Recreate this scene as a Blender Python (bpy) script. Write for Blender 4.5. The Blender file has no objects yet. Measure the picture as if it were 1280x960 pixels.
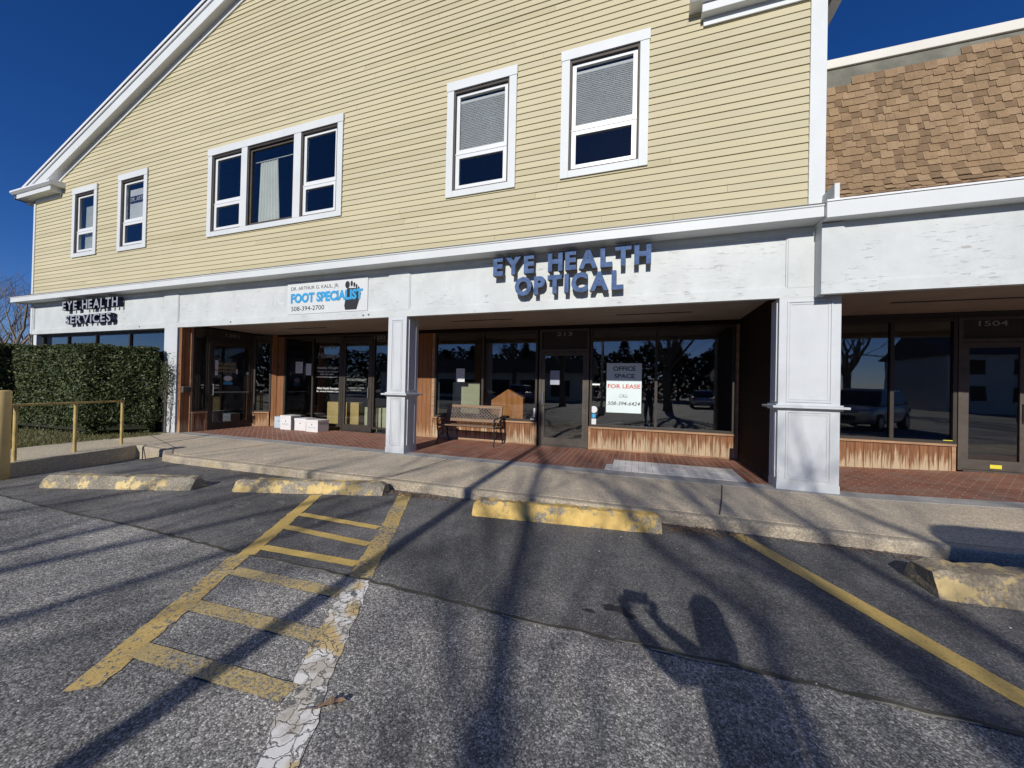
import bpy, math, random
from mathutils import Vector, Matrix
from math import radians, sin, cos, pi, tan
random.seed(7)
scene = bpy.context.scene
col = scene.collection
SC = 0.85                      # the survey below was taken in units of 0.85 m

# ---------------------------------------------------------------- camera
cam_d = bpy.data.cameras.new('camera'); cam = bpy.data.objects.new('camera', cam_d); col.objects.link(cam)
yaw, pitch, roll = 0.32777, 0.00783, 0.0216
F_ = Vector((-sin(yaw)*cos(pitch), cos(yaw)*cos(pitch), sin(pitch)))
R_ = Vector((cos(yaw), sin(yaw), 0)); U_ = R_.cross(F_)
R2 = cos(roll)*R_ + sin(roll)*U_; U2 = -sin(roll)*R_ + cos(roll)*U_
M = Matrix((R2, U2, -F_)).transposed().to_4x4(); M.translation = Vector((0, -6.7717, 1.5))*SC
cam.matrix_world = M
cam_d.sensor_fit = 'HORIZONTAL'; cam_d.sensor_width = 36; cam_d.lens = 458.4/1280*36
cam_d.clip_start = 0.02; cam_d.clip_end = 2000
scene.camera = cam

# ---------------------------------------------------------------- light
EL, AZ = 27.3, -1.0            # sun elevation; horizontal travel angle from +y towards +x
w = bpy.data.worlds.new('World'); scene.world = w; w.use_nodes = True
nt = w.node_tree; bg = nt.nodes['Background']
sky = nt.nodes.new('ShaderNodeTexSky'); sky.sky_type = 'NISHITA'; sky.sun_disc = False
sky.sun_elevation = radians(EL); sky.sun_rotation = radians(180 - (-AZ)); sky.air_density = 1.0
sky.dust_density = 0.25; sky.ozone_density = 4.0; sky.altitude = 1200
hs = nt.nodes.new('ShaderNodeHueSaturation'); hs.inputs['Saturation'].default_value = 1.25
nt.links.new(sky.outputs[0], hs.inputs['Color'])
tn = nt.nodes.new('ShaderNodeMix'); tn.data_type = 'RGBA'; tn.blend_type = 'MULTIPLY'; tn.inputs[0].default_value = 1; tn.inputs[7].default_value = (.80,.86,1.26,1)
nt.links.new(hs.outputs[0], tn.inputs[6]); nt.links.new(tn.outputs[2], bg.inputs['Color'])
bg.inputs['Strength'].default_value = 0.068
sl = bpy.data.lights.new('sun', 'SUN'); sun = bpy.data.objects.new('sun', sl); col.objects.link(sun)
sl.energy = 4.15; sl.angle = radians(0.5); sl.color = (1.0, 0.96, 0.885)
sd = Vector((sin(radians(AZ))*cos(radians(EL)), cos(radians(AZ))*cos(radians(EL)), -sin(radians(EL))))
sun.rotation_euler = sd.to_track_quat('-Z', 'Y').to_euler()
scene.view_settings.view_transform = 'Standard'; scene.view_settings.look = 'None'
scene.view_settings.exposure = 0.0; scene.view_settings.gamma = 1
scene.render.engine = 'CYCLES'
scene.cycles.max_bounces = 6; scene.cycles.transparent_max_bounces = 16
scene.cycles.caustics_reflective = False; scene.cycles.caustics_refractive = False

# ---------------------------------------------------------------- helpers
def tag(o, label=None, cat=None, group=None, kind=None):
    if label: o['label'] = label
    if cat: o['category'] = cat
    if group: o['group'] = group
    if kind: o['kind'] = kind
    return o
def empty(name, loc, label, cat, group=None):
    o = bpy.data.objects.new(name, None); col.objects.link(o); o.location = loc; o.empty_display_size = .3
    return tag(o, label, cat, group)
class MB:
    def __init__(s): s.v = []; s.f = []; s.mi = []; s.T = None
    def add(s, vs, fs, m=0):
        n = len(s.v)
        if s.T: vs = [s.T(*p) for p in vs]
        s.v += [tuple(p) for p in vs]; s.f += [tuple(i+n for i in f) for f in fs]; s.mi += [m]*len(fs); return s
    def box(s, x0, x1, y0, y1, z0, z1, m=0):
        return s.add([(x0,y0,z0),(x1,y0,z0),(x1,y1,z0),(x0,y1,z0),(x0,y0,z1),(x1,y0,z1),(x1,y1,z1),(x0,y1,z1)],
            [(0,3,2,1),(4,5,6,7),(0,1,5,4),(1,2,6,5),(2,3,7,6),(3,0,4,7)], m)
    def prism(s, poly, z0, z1, m=0):        # poly in xy, extruded in z
        n = len(poly)
        return s.add([(x,y,z0) for x,y in poly]+[(x,y,z1) for x,y in poly],
            [tuple(range(n-1,-1,-1)), tuple(range(n,2*n))]+[(i,(i+1)%n,(i+1)%n+n,i+n) for i in range(n)], m)
    def xprism(s, prof, x0, x1, m=0):       # profile in (y,z), extruded in x
        n = len(prof)
        return s.add([(x0,y,z) for y,z in prof]+[(x1,y,z) for y,z in prof],
            [tuple(range(n)), tuple(range(2*n-1,n-1,-1))]+[(i,i+n,(i+1)%n+n,(i+1)%n) for i in range(n)], m)
    def yprism(s, prof, y0, y1, m=0):       # profile in (x,z), extruded in y
        n = len(prof)
        return s.add([(x,y0,z) for x,z in prof]+[(x,y1,z) for x,z in prof],
            [tuple(range(n)), tuple(range(2*n-1,n-1,-1))]+[(i,i+n,(i+1)%n+n,(i+1)%n) for i in range(n)], m)
    def quad(s, a, b, c, d, m=0): return s.add([a,b,c,d], [(0,1,2,3)], m)
    def tube(s, pts, rs, n=8, m=0, cap=True):
        pts = [Vector(p) for p in pts]
        if not hasattr(rs, '__len__'): rs = [rs]*len(pts)
        vs = []; up = None
        for i, p in enumerate(pts):
            d = (pts[min(i+1, len(pts)-1)]-pts[max(i-1, 0)])
            if d.length < 1e-9: d = Vector((0,0,1))
            d.normalize()
            if up is None: up = d.orthogonal().normalized()
            a = (up - d*up.dot(d))
            if a.length < 1e-6: a = d.orthogonal()
            a.normalize(); up = a; b = d.cross(a)
            for k in range(n):
                t = 2*pi*k/n; vs.append(p + (a*cos(t)+b*sin(t))*rs[i])
        fs = []
        for i in range(len(pts)-1):
            for k in range(n): fs.append((i*n+k, i*n+(k+1)%n, (i+1)*n+(k+1)%n, (i+1)*n+k))
        if cap: fs += [tuple(range(n-1,-1,-1)), tuple(range((len(pts)-1)*n, len(pts)*n))]
        return s.add(vs, fs, m)
    def build(s, name, mats, parent=None, smooth=False, bevel=0, kind=None):
        me = bpy.data.meshes.new(name); me.from_pydata(s.v, [], s.f)
        if not isinstance(mats, (list, tuple)): mats = [mats]
        for m in mats: me.materials.append(m)
        if any(s.mi): me.polygons.foreach_set('material_index', s.mi)
        if smooth: me.polygons.foreach_set('use_smooth', [True]*len(s.f))
        me.update()
        o = bpy.data.objects.new(name, me); col.objects.link(o)
        if parent: o.parent = parent
        if bevel:
            b = o.modifiers.new('bevel', 'BEVEL'); b.width = bevel; b.segments = 2; b.limit_method = 'ANGLE'
        if kind: o['kind'] = kind
        return o
def copy_tree(o, parent=None):
    c = o.copy(); col.objects.link(c); c.parent = parent
    for ch in list(o.children): copy_tree(ch, c)
    return c

# ---------------------------------------------------------------- materials
def newmat(name):
    m = bpy.data.materials.new(name); m.use_nodes = True
    return m, m.node_tree.nodes, m.node_tree.links, m.node_tree.nodes['Principled BSDF']
def noise(N, L, vec, scale, detail=4, rough=.5, stretch=None):
    n = N.new('ShaderNodeTexNoise'); n.inputs['Scale'].default_value = scale; n.inputs['Detail'].default_value = detail
    n.inputs['Roughness'].default_value = rough
    if stretch:
        mp = N.new('ShaderNodeMapping'); mp.inputs['Scale'].default_value = stretch; L.new(vec, mp.inputs[0]); vec = mp.outputs[0]
    L.new(vec, n.inputs['Vector']); return n.outputs['Fac']
def ramp(N, L, fac, stops):
    r = N.new('ShaderNodeValToRGB'); e = r.color_ramp.elements
    while len(e) < len(stops): e.new(.5)
    for i, (p, c) in enumerate(stops):
        e[i].position = p; e[i].color = (*c, 1) if hasattr(c, '__len__') else (c, c, c, 1)
    L.new(fac, r.inputs[0]); return r.outputs[0]
def mix(N, L, fac, a, b, mode='MIX'):
    m = N.new('ShaderNodeMix'); m.data_type = 'RGBA'; m.blend_type = mode
    if hasattr(fac, 'links'): L.new(fac, m.inputs[0])
    else: m.inputs[0].default_value = fac
    for i, c in ((6, a), (7, b)):
        if hasattr(c, 'links'): L.new(c, m.inputs[i])
        else: m.inputs[i].default_value = (*c, 1)
    return m.outputs[2]
def math_(N, L, op, a, b=0.0, clamp=False):
    m = N.new('ShaderNodeMath'); m.operation = op; m.use_clamp = clamp
    for i, c in ((0, a), (1, b)):
        if hasattr(c, 'links'): L.new(c, m.inputs[i])
        else: m.inputs[i].default_value = c
    return m.outputs[0]
def bump(N, L, h, strength, dist, b):
    n = N.new('ShaderNodeBump'); n.inputs['Strength'].default_value = strength; n.inputs['Distance'].default_value = dist
    L.new(h, n.inputs['Height']); L.new(n.outputs[0], b.inputs['Normal'])
def objco(N): return N.new('ShaderNodeTexCoord').outputs['Object']
def pbr(name, c, rough=.6, var=.15, vscale=3, fine=.0, fscale=120, bmp=0, metal=0, spec=.5, stretch=None):
    m, N, L, b = newmat(name); co = objco(N)
    f = noise(N, L, co, vscale, 5, .6, stretch)
    lo = tuple(x*(1-var) for x in c); hi = tuple(min(1, x*(1+var)) for x in c)
    out = ramp(N, L, f, [(.3, lo), (.7, hi)])
    if fine:
        g = noise(N, L, co, fscale, 2); out = mix(N, L, fine, out, ramp(N, L, g, [(.3, .15), (.7, .95)]), 'OVERLAY')
    L.new(out, b.inputs['Base Color'])
    b.inputs['Roughness'].default_value = rough; b.inputs['Metallic'].default_value = metal
    b.inputs['Specular IOR Level'].default_value = spec
    if bmp: bump(N, L, noise(N, L, co, fscale if fine else vscale*6, 4), bmp, .01, b)
    return m
def glassmat(name, tint=.62, boost=1.0):
    m, N, L, b = newmat(name); N.remove(b)
    geo = N.new('ShaderNodeNewGeometry'); fr = N.new('ShaderNodeFresnel')
    mr = N.new('ShaderNodeMapRange'); mr.inputs[3].default_value = 1.55; mr.inputs[4].default_value = 1/1.55
    L.new(geo.outputs['Backfacing'], mr.inputs[0]); L.new(mr.outputs[0], fr.inputs[0])
    bn_ = N.new('ShaderNodeBump'); bn_.inputs['Strength'].default_value = .25; bn_.inputs['Distance'].default_value = .004; L.new(noise(N, L, objco(N), 1.3, 2), bn_.inputs['Height'])
    tr = N.new('ShaderNodeBsdfTransparent'); tr.inputs[0].default_value = (tint, tint*1.01, tint, 1)
    gl = N.new('ShaderNodeBsdfGlossy'); gl.inputs['Roughness'].default_value = 0.012; L.new(bn_.outputs[0], gl.inputs['Normal'])
    mx = N.new('ShaderNodeMixShader')
    L.new(math_(N, L, 'MULTIPLY', fr.outputs[0], boost, True), mx.inputs[0]); L.new(tr.outputs[0], mx.inputs[1]); L.new(gl.outputs[0], mx.inputs[2])
    L.new(mx.outputs[0], N['Material Output'].inputs[0]); return m

m = {}
# old white paint: grey weathering, peeling flecks, vertical dirt runs
def white_paint(name, c=(.66,.685,.68), dirt=.35, peel=.0):
    m_, N, L, b = newmat(name); co = objco(N)
    a = noise(N, L, co, 1.6, 6, .65)
    base = ramp(N, L, a, [(.35, tuple(x*(1-.13*dirt*2) for x in c)), (.62, c)])
    runs = noise(N, L, co, 1, 5, .6, (9, 9, .7))
    base = mix(N, L, ramp(N, L, runs, [(.55, 0.0), (.75, dirt*.5)]), base, (.52,.52,.50))
    if peel:
        p = noise(N, L, co, 1, 9, .78, (5, 5, 34)); q = noise(N, L, co, 2.2, 3)
        f = math_(N, L, 'MULTIPLY', ramp(N, L, p, [(.575, 0.0), (.61, 1.0)]), ramp(N, L, q, [(.44, 0.0), (.56, peel)]))
        base = mix(N, L, f, base, (.42,.40,.36))
        bump(N, L, f, .5, .004, b)
    L.new(base, b.inputs['Base Color']); b.inputs['Roughness'].default_value = .55; return m_
m['white'] = white_paint('white_trim_paint', dirt=.25)
m['fascia'] = white_paint('weathered_white_fascia', c=(.61,.64,.63), dirt=.55, peel=.95)
m['pillar'] = white_paint('white_pillar_paint', c=(.585,.61,.625), dirt=.35, peel=.15)
m['vinyl'] = pbr('white_vinyl_frame', (.72,.74,.73), .35, .03)
# yellow clapboard
def siding_mat():
    m_, N, L, b = newmat('pale_yellow_clapboard'); co = objco(N)
    a = noise(N, L, co, .35, 5, .6); g = noise(N, L, co, 1, 4, .6, (.6, 1, 26))
    c = ramp(N, L, a, [(.3, (.525,.468,.30)), (.7, (.585,.525,.35))])
    c = mix(N, L, ramp(N, L, g, [(.42, 0.0), (.72, .35)]), c, (.50,.445,.28))
    d = noise(N, L, co, 2.4, 8, .8); c = mix(N, L, ramp(N, L, d, [(.70, 0.0), (.78, .35)]), c, (.33,.27,.17))
    L.new(c, b.inputs['Base Color']); b.inputs['Roughness'].default_value = .75; b.inputs['Specular IOR Level'].default_value = .3
    bump(N, L, noise(N, L, co, 1, 4, .6, (4, 1, 90)), .12, .003, b); return m_
m['siding'] = siding_mat()
def dup_mat(src, name, k):
    c = src.copy(); c.name = name; N = c.node_tree.nodes; L = c.node_tree.links; b = N['Principled BSDF']
    l = b.inputs['Base Color'].links[0].from_socket; L.new(mix(N, L, 1.0, l, k, 'MULTIPLY'), b.inputs['Base Color']); return c
m['siding_b'] = dup_mat(m['siding'], 'clapboard_faded', (.955,.96,.98)); m['siding_c'] = dup_mat(m['siding'], 'clapboard_grimy', (.90,.90,.88))
m['soffit'] = pbr('taupe_soffit', (.34,.30,.25), .85, .1, 2)
m['soffit_white'] = pbr('grey_white_soffit', (.62,.62,.62), .6, .06, 2)
m['bronze'] = pbr('dark_bronze_aluminium', (.050,.042,.036), .5, .15, 5, spec=.25)
m['bronze_grey'] = pbr('weathered_bronze_aluminium', (.088,.074,.062), .6, .2, 6, spec=.25)
m['glass'] = glassmat('shop_glass', .86, 2.2)
m['glass_up'] = glassmat('window_glass', .88, 1.15)
m['dark'] = pbr('dark_interior', (.035,.03,.028), .9, .2, 1)
m['dark_wall'] = pbr('interior_wall', (.09,.08,.07), .9, .2, 1)
m['carpet'] = pbr('interior_carpet', (.05,.047,.042), 1, .25, 4)
m['gutter'] = pbr('white_gutter', (.74,.75,.76), .4, .05)
m['metal_edge'] = pbr('white_flashing', (.80,.80,.80), .35, .05)
m['flash_dark'] = pbr('dark_flashing', (.10,.10,.10), .5, .1)
def wood_mat(name, top=(.30,.13,.055), pale=(.66,.52,.36), zfade=.45, dark=(.10,.045,.022), amount=1.0):
    m_, N, L, b = newmat(name); co = objco(N)
    sx = N.new('ShaderNodeSeparateXYZ'); L.new(co, sx.inputs[0])
    g = noise(N, L, co, 1, 6, .65, (26, 26, 1.6)); g2 = noise(N, L, co, 1, 3, .5, (60, 60, 2.5))
    base = ramp(N, L, g2, [(.3, tuple(x*.75 for x in top)), (.7, tuple(x*1.25 for x in top))])
    base = mix(N, L, ramp(N, L, noise(N, L, co, 1, 4, .5, (5, 5, .6)), [(.55, 0.0), (.75, .6)]), base, dark)
    # paint and stain bleached from the bottom upwards, in streaks
    h = math_(N, L, 'ADD', math_(N, L, 'MULTIPLY', sx.outputs[2], -1/zfade), 1.05)
    f = math_(N, L, 'ADD', h, math_(N, L, 'MULTIPLY', math_(N, L, 'SUBTRACT', g, .5), 3.4))
    f = math_(N, L, 'MULTIPLY', ramp(N, L, f, [(.35, 0.0), (.85, 1.0)]), amount)
    base = mix(N, L, f, base, pale)
    # board joints
    wv = N.new('ShaderNodeTexWave'); wv.bands_direction = 'X'; wv.inputs['Scale'].default_value = 2.6; wv.inputs['Distortion'].default_value = 0
    ad = N.new('ShaderNodeCombineXYZ'); L.new(math_(N, L, 'ADD', sx.outputs[0], sx.outputs[1]), ad.inputs[0]); L.new(ad.outputs[0], wv.inputs[0])
    jn = ramp(N, L, wv.outputs['Fac'], [(.0, 0.0), (.04, 1.0)])
    base = mix(N, L, jn, mix(N, L, 1.0, base, (.45,.4,.36), 'MULTIPLY'), base)
    L.new(base, b.inputs['Base Color']); b.inputs['Roughness'].default_value = .85; b.inputs['Specular IOR Level'].default_value = .15
    bump(N, L, g2, .25, .004, b); return m_
m['wood_weathered'] = wood_mat('weathered_cedar_boards', top=(.235,.11,.055), pale=(.50,.385,.25), zfade=.42)
m['wood'] = wood_mat('reddish_cedar_boards', top=(.25,.118,.055), pale=(.50,.34,.20), zfade=.35, amount=.7)
m['wood_dark'] = wood_mat('dark_stained_boards', top=(.018,.009,.007), pale=(.08,.07,.06), zfade=.22, dark=(.02,.01,.008), amount=.6)
m['wood_orange'] = pbr('varnished_orange_wood', (.60,.25,.07), .5, .3, 1, stretch=(14,14,.7))
m['wood_trim'] = pbr('brown_wood_trim', (.36,.21,.115), .7, .3, 1, stretch=(3,3,14), bmp=.2)
m['wood_bench'] = pbr('weathered_bench_slat', (.22,.14,.085), .7, .35, 1, stretch=(1.5,30,30), bmp=.3)
m['iron'] = pbr('black_cast_iron', (.025,.023,.022), .45, .3, 12, bmp=.2)
m['bronze_lattice'] = pbr('bronze_cast_lattice', (.17,.14,.125), .45, .3, 12)
def asphalt_mat(name='asphalt', dark=False):
    m_, N, L, b = newmat(name); co = objco(N)
    sx = N.new('ShaderNodeSeparateXYZ'); L.new(co, sx.inputs[0])
    v = N.new('ShaderNodeTexVoronoi'); v.inputs['Scale'].default_value = 150; L.new(co, v.inputs['Vector'])
    v2 = N.new('ShaderNodeTexVoronoi'); v2.inputs['Scale'].default_value = 85; L.new(co, v2.inputs['Vector'])
    sep = N.new('ShaderNodeSeparateColor'); L.new(v.outputs['Color'], sep.inputs[0])
    sep2 = N.new('ShaderNodeSeparateColor'); L.new(v2.outputs['Color'], sep2.inputs[0])
    stone = ramp(N, L, sep.outputs[0], [(.0, (.10,.098,.092)), (.42, (.20,.196,.185)), (.80, (.38,.37,.345)), (.97, (.90,.87,.81))])
    stone2 = ramp(N, L, sep2.outputs[1], [(.0, (.12,.117,.11)), (.55, (.28,.272,.255)), (.93, (.70,.675,.63))])
    old = mix(N, L, .45, stone, stone2)
    edge = ramp(N, L, v.outputs['Distance'], [(.35, 1.0), (.75, .45)])
    old = mix(N, L, 1.0, old, edge, 'MULTIPLY')
    # the newer, darker strip that was laid along the kerb
    new = mix(N, L, .55, old, (.065,.065,.067))
    patch = noise(N, L, co, .9, 6, .65)
    wob = math_(N, L, 'MULTIPLY', math_(N, L, 'SUBTRACT', noise(N, L, co, 1.2, 3), .5), .10)
    yy = math_(N, L, 'ADD', sx.outputs[1], wob)
    isnew = ramp(N, L, math_(N, L, 'ADD', math_(N, L, 'MULTIPLY', yy, 4.0), 4.0*4.27*SC), [(.0, 0.0), (.08, 1.0)])
    c = mix(N, L, isnew, old, new)
    c = mix(N, L, ramp(N, L, patch, [(.45, 0.0), (.60, .75)]), c, mix(N, L, 1.0, c, (.52,.52,.55), 'MULTIPLY'))
    pale = noise(N, L, co, .55, 5, .6, (1, 1.6, 1))
    c = mix(N, L, ramp(N, L, pale, [(.46, 0.0), (.62, .8)]), c, mix(N, L, 1.0, c, (1.55,1.5,1.45), 'MULTIPLY'))
    blot = noise(N, L, co, 3.2, 4, .6)
    c = mix(N, L, ramp(N, L, blot, [(.64, 0.0), (.72, .45)]), c, (.045,.045,.05))
    # hairline cracks
    vc = N.new('ShaderNodeTexVoronoi'); vc.feature = 'DISTANCE_TO_EDGE'; vc.inputs['Scale'].default_value = .42
    wp = N.new('ShaderNodeVectorMath'); wp.operation = 'ADD'; nz = N.new('ShaderNodeTexNoise'); nz.inputs['Scale'].default_value = 2.2; nz.inputs['Detail'].default_value = 6
    L.new(co, nz.inputs['Vector']); sv = N.new('ShaderNodeVectorMath'); sv.operation = 'SCALE'; sv.inputs['Scale'].default_value = .55
    L.new(nz.outputs['Color'], sv.inputs[0]); L.new(co, wp.inputs[0]); L.new(sv.outputs[0], wp.inputs[1]); L.new(wp.outputs[0], vc.inputs['Vector'])
    cr = math_(N, L, 'MULTIPLY', ramp(N, L, vc.outputs['Distance'], [(.0, 1.0), (.006, 0.0)]), ramp(N, L, noise(N, L, co, .8, 2), [(.55, 0.0), (.62, .6)]))
    c = mix(N, L, cr, c, (.27,.26,.22))
    if dark: c = mix(N, L, 1.0, c, (.7,.7,.72), 'MULTIPLY')
    L.new(c, b.inputs['Base Color']); b.inputs['Roughness'].default_value = .82; b.inputs['Specular IOR Level'].default_value = .35
    bump(N, L, mix(N, L, .5, v.outputs['Distance'], v2.outputs['Distance']), .55, -.006, b); return m_
m['asphalt'] = asphalt_mat()
def agg_mat(name, base=(.60,.50,.36), curb=False):
    m_, N, L, b = newmat(name); co = objco(N)
    v = N.new('ShaderNodeTexVoronoi'); v.inputs['Scale'].default_value = 100; L.new(co, v.inputs['Vector'])
    sep = N.new('ShaderNodeSeparateColor'); L.new(v.outputs['Color'], sep.inputs[0])
    c = ramp(N, L, sep.outputs[0], [(.0, tuple(x*.62 for x in base)), (.5, base), (.95, tuple(min(1, x*1.45) for x in base))])
    a = noise(N, L, co, 1.1, 6, .65)
    c = mix(N, L, ramp(N, L, a, [(.4, 0.0), (.68, .6)]), c, (.40,.355,.28))
    d = noise(N, L, co, 5, 6, .7); c = mix(N, L, ramp(N, L, d, [(.55, 0.0), (.75, .4)]), c, (.25,.225,.18))
    if curb:
        sx = N.new('ShaderNodeSeparateXYZ'); L.new(co, sx.inputs[0])
        y1 = ramp(N, L, math_(N, L, 'MULTIPLY', sx.outputs[0], -.25), [(.55, 0.0), (.95, 1.0)])
        f = math_(N, L, 'MULTIPLY', y1, ramp(N, L, noise(N, L, co, 4, 7, .7), [(.50, 0.0), (.66, .55)]))
        c = mix(N, L, f, c, (.52,.41,.18))
    L.new(c, b.inputs['Base Color']); b.inputs['Roughness'].default_value = .9
    bump(N, L, v.outputs['Distance'], .5, -.004, b); return m_
m['aggregate'] = agg_mat('exposed_aggregate_concrete')
m['kerb'] = agg_mat('kerb_concrete', (.43,.36,.26), True)
m['walk'] = agg_mat('pale_walk_concrete', (.52,.45,.32))
m['strip'] = pbr('grey_concrete_strip', (.36,.35,.33), .85, .25, 2.5, fine=.3, fscale=90, bmp=.1)
m['joint'] = pbr('joint_dirt', (.07,.065,.05), .95, .3, 9)
def brick_mat(name, rot, planks=False):
    m_, N, L, b = newmat(name); co = objco(N)
    mp = N.new('ShaderNodeMapping'); mp.inputs['Rotation'].default_value = (0, 0, radians(rot)); L.new(co, mp.inputs[0])
    bt = N.new('ShaderNodeTexBrick'); L.new(mp.outputs[0], bt.inputs['Vector'])
    bt.inputs['Scale'].default_value = 1; bt.inputs['Brick Width'].default_value = .9 if planks else .2; bt.inputs['Row Height'].default_value = .1
    bt.inputs['Mortar Size'].default_value = .006; bt.inputs['Mortar Smooth'].default_value = .3; bt.inputs['Bias'].default_value = 0
    bt.inputs['Color1'].default_value = (.25,.08,.045,1); bt.inputs['Color2'].default_value = (.33,.14,.09,1); bt.inputs['Mortar'].default_value = (.45,.36,.28,1)
    c = mix(N, L, ramp(N, L, noise(N, L, co, 1.5, 6, .65), [(.4, 0.0), (.7, .55)]), bt.outputs[0], (.17,.09,.065))
    c = mix(N, L, ramp(N, L, noise(N, L, co, 3, 6, .7), [(.5, 0.0), (.72, .5)]), c, (.42,.32,.26))
    L.new(c, b.inputs['Base Color']); b.inputs['Roughness'].default_value = .7
    bump(N, L, bt.outputs['Fac'], .4, -.004, b); return m_
m['brick'] = brick_mat('worn_red_pavers', 90, True)
m['brick_d'] = brick_mat('worn_red_herringbone_pavers', 38)
m['tile_white'] = pbr('bleached_white_pavers', (.74,.73,.71), .6, .2, 4)
def paint_mat(name, c, c2, wear=.5, under=(.12,.12,.12), scale=22, big=(.55, .2)):
    m_, N, L, b = newmat(name); co = objco(N)
    sp = noise(N, L, co, scale, 6, .72); bg_ = noise(N, L, co, 2.5, 4)
    base = mix(N, L, ramp(N, L, noise(N, L, co, 5, 5, .6), [(.35, 0.0), (.65, 1.0)]), c, c2)
    f = math_(N, L, 'ADD', sp, math_(N, L, 'MULTIPLY', math_(N, L, 'SUBTRACT', bg_, .5), big[1]*2))
    f = ramp(N, L, f, [(wear, 0.0), (wear+.10, 1.0)])
    v = N.new('ShaderNodeTexVoronoi'); v.inputs['Scale'].default_value = 115; L.new(co, v.inputs['Vector'])
    sep = N.new('ShaderNodeSeparateColor'); L.new(v.outputs['Color'], sep.inputs[0])
    und = mix(N, L, ramp(N, L, sep.outputs[0], [(.3, 0.0), (.95, .8)]), under, (.42,.41,.39))
    c3 = mix(N, L, f, und, base)
    c3 = mix(N, L, ramp(N, L, sep.outputs[1], [(.0, .5), (.35, 0.0)]), c3, mix(N, L, 1.0, c3, (.5,.48,.45), 'MULTIPLY'))
    L.new(c3, b.inputs['Base Color']); b.inputs['Roughness'].default_value = .75
    bump(N, L, mix(N, L, .5, f, v.outputs['Distance']), .4, -.004, b); return m_
m['yellow_line'] = paint_mat('worn_yellow_line_paint', (.70,.49,.16), (.60,.43,.16), .42, scale=40)
m['yellow_rung'] = paint_mat('faded_yellow_line_paint', (.62,.46,.18), (.54,.41,.18), .41, scale=70)
m['yellow_good'] = paint_mat('yellow_line_paint', (.72,.49,.14), (.62,.44,.14), .31, scale=45)
def peel_mat():
    m_, N, L, b = newmat('peeling_white_and_yellow_line_paint'); co = objco(N)
    v = N.new('ShaderNodeTexVoronoi'); v.feature = 'DISTANCE_TO_EDGE'; v.inputs['Scale'].default_value = 16
    wp = N.new('ShaderNodeVectorMath'); wp.operation = 'ADD'; nz = N.new('ShaderNodeTexNoise'); nz.inputs['Scale'].default_value = 9; nz.inputs['Detail'].default_value = 5
    L.new(co, nz.inputs['Vector']); sv = N.new('ShaderNodeVectorMath'); sv.operation = 'SCALE'; sv.inputs['Scale'].default_value = .16
    L.new(nz.outputs['Color'], sv.inputs[0]); L.new(co, wp.inputs[0]); L.new(sv.outputs[0], wp.inputs[1]); L.new(wp.outputs[0], v.inputs['Vector'])
    n1 = noise(N, L, co, 11, 7, .72); n2 = noise(N, L, co, 6, 5, .6); n3 = noise(N, L, co, 3.5, 4)
    c = mix(N, L, ramp(N, L, n2, [(.48, 0.0), (.58, 1.0)]), (.86,.84,.79), (.55,.50,.42))
    c = mix(N, L, ramp(N, L, n3, [(.56, 0.0), (.62, .9)]), c, (.62,.44,.17))
    hole = ramp(N, L, n1, [(.39, 1.0), (.44, 0.0)])
    c = mix(N, L, hole, c, (.15,.15,.15))
    cr = ramp(N, L, v.outputs['Distance'], [(.0, 1.0), (.07, 0.0)])
    c = mix(N, L, cr, c, (.20,.185,.165))
    L.new(c, b.inputs['Base Color']); b.inputs['Roughness'].default_value = .7
    bump(N, L, mix(N, L, .5, hole, cr), .8, -.008, b); return m_
m['peel'] = peel_mat()
def stop_mat(name, lo=.46, conc=(.33,.29,.22), yel=(.66,.43,.12)):
    m_, N, L, b = newmat(name); co = objco(N)
    n1 = noise(N, L, co, 5.5, 8, .72); n2 = noise(N, L, co, 50, 3, .6); n3 = noise(N, L, co, 2.2, 3)
    cc = ramp(N, L, n2, [(.3, tuple(x*.6 for x in conc)), (.7, tuple(x*1.4 for x in conc))])
    yy = ramp(N, L, noise(N, L, co, 9, 5), [(.3, tuple(x*.75 for x in yel)), (.7, tuple(min(1, x*1.15) for x in yel))])
    f = ramp(N, L, n1, [(lo, 0.0), (lo+.035, 1.0)])
    c = mix(N, L, f, cc, yy)
    c = mix(N, L, ramp(N, L, noise(N, L, co, 1, 5, .6, (14, 14, 2)), [(.6, 0.0), (.75, .6)]), c, (.12,.10,.07))
    L.new(c, b.inputs['Base Color']); b.inputs['Roughness'].default_value = .85
    bump(N, L, mix(N, L, .6, f, n2), .5, .006, b); return m_
m['stop_a'] = stop_mat('peeling_yellow_stop_paint', .53, yel=(.70,.54,.25), conc=(.30,.265,.20)); m['stop_b'] = stop_mat('patchy_yellow_stop_paint', .50, yel=(.68,.50,.20), conc=(.30,.26,.195)); m['stop_c'] = stop_mat('yellow_stop_paint', .44, yel=(.66,.45,.14), conc=(.30,.255,.18))
m['stop_d'] = stop_mat('broken_stop_concrete', .52, yel=(.55,.42,.20), conc=(.27,.225,.16))
m['yellow_post'] = pbr('cream_yellow_paint', (.66,.48,.19), .5, .18, 3, bmp=.05)
m['rail'] = pbr('dull_yellow_rail_paint', (.50,.37,.13), .55, .3, 8)
m['shingle1'] = pbr('tan_shingle', (.25,.165,.09), .95, .15, 5, fine=.5, fscale=160)
m['shingle2'] = pbr('light_tan_shingle', (.29,.195,.11), .95, .15, 5, fine=.5, fscale=160)
m['shingle3'] = pbr('brown_shingle', (.185,.12,.066), .95, .15, 5, fine=.5, fscale=160)
m['felt'] = pbr('grey_green_underlayment', (.17,.165,.13), .9, .35, 3)
m['coping'] = pbr('cream_metal_coping', (.72,.69,.60), .4, .08, 1)
m['roof'] = pbr('grey_roof_shingle', (.12,.11,.105), .95, .2, 6)
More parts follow.
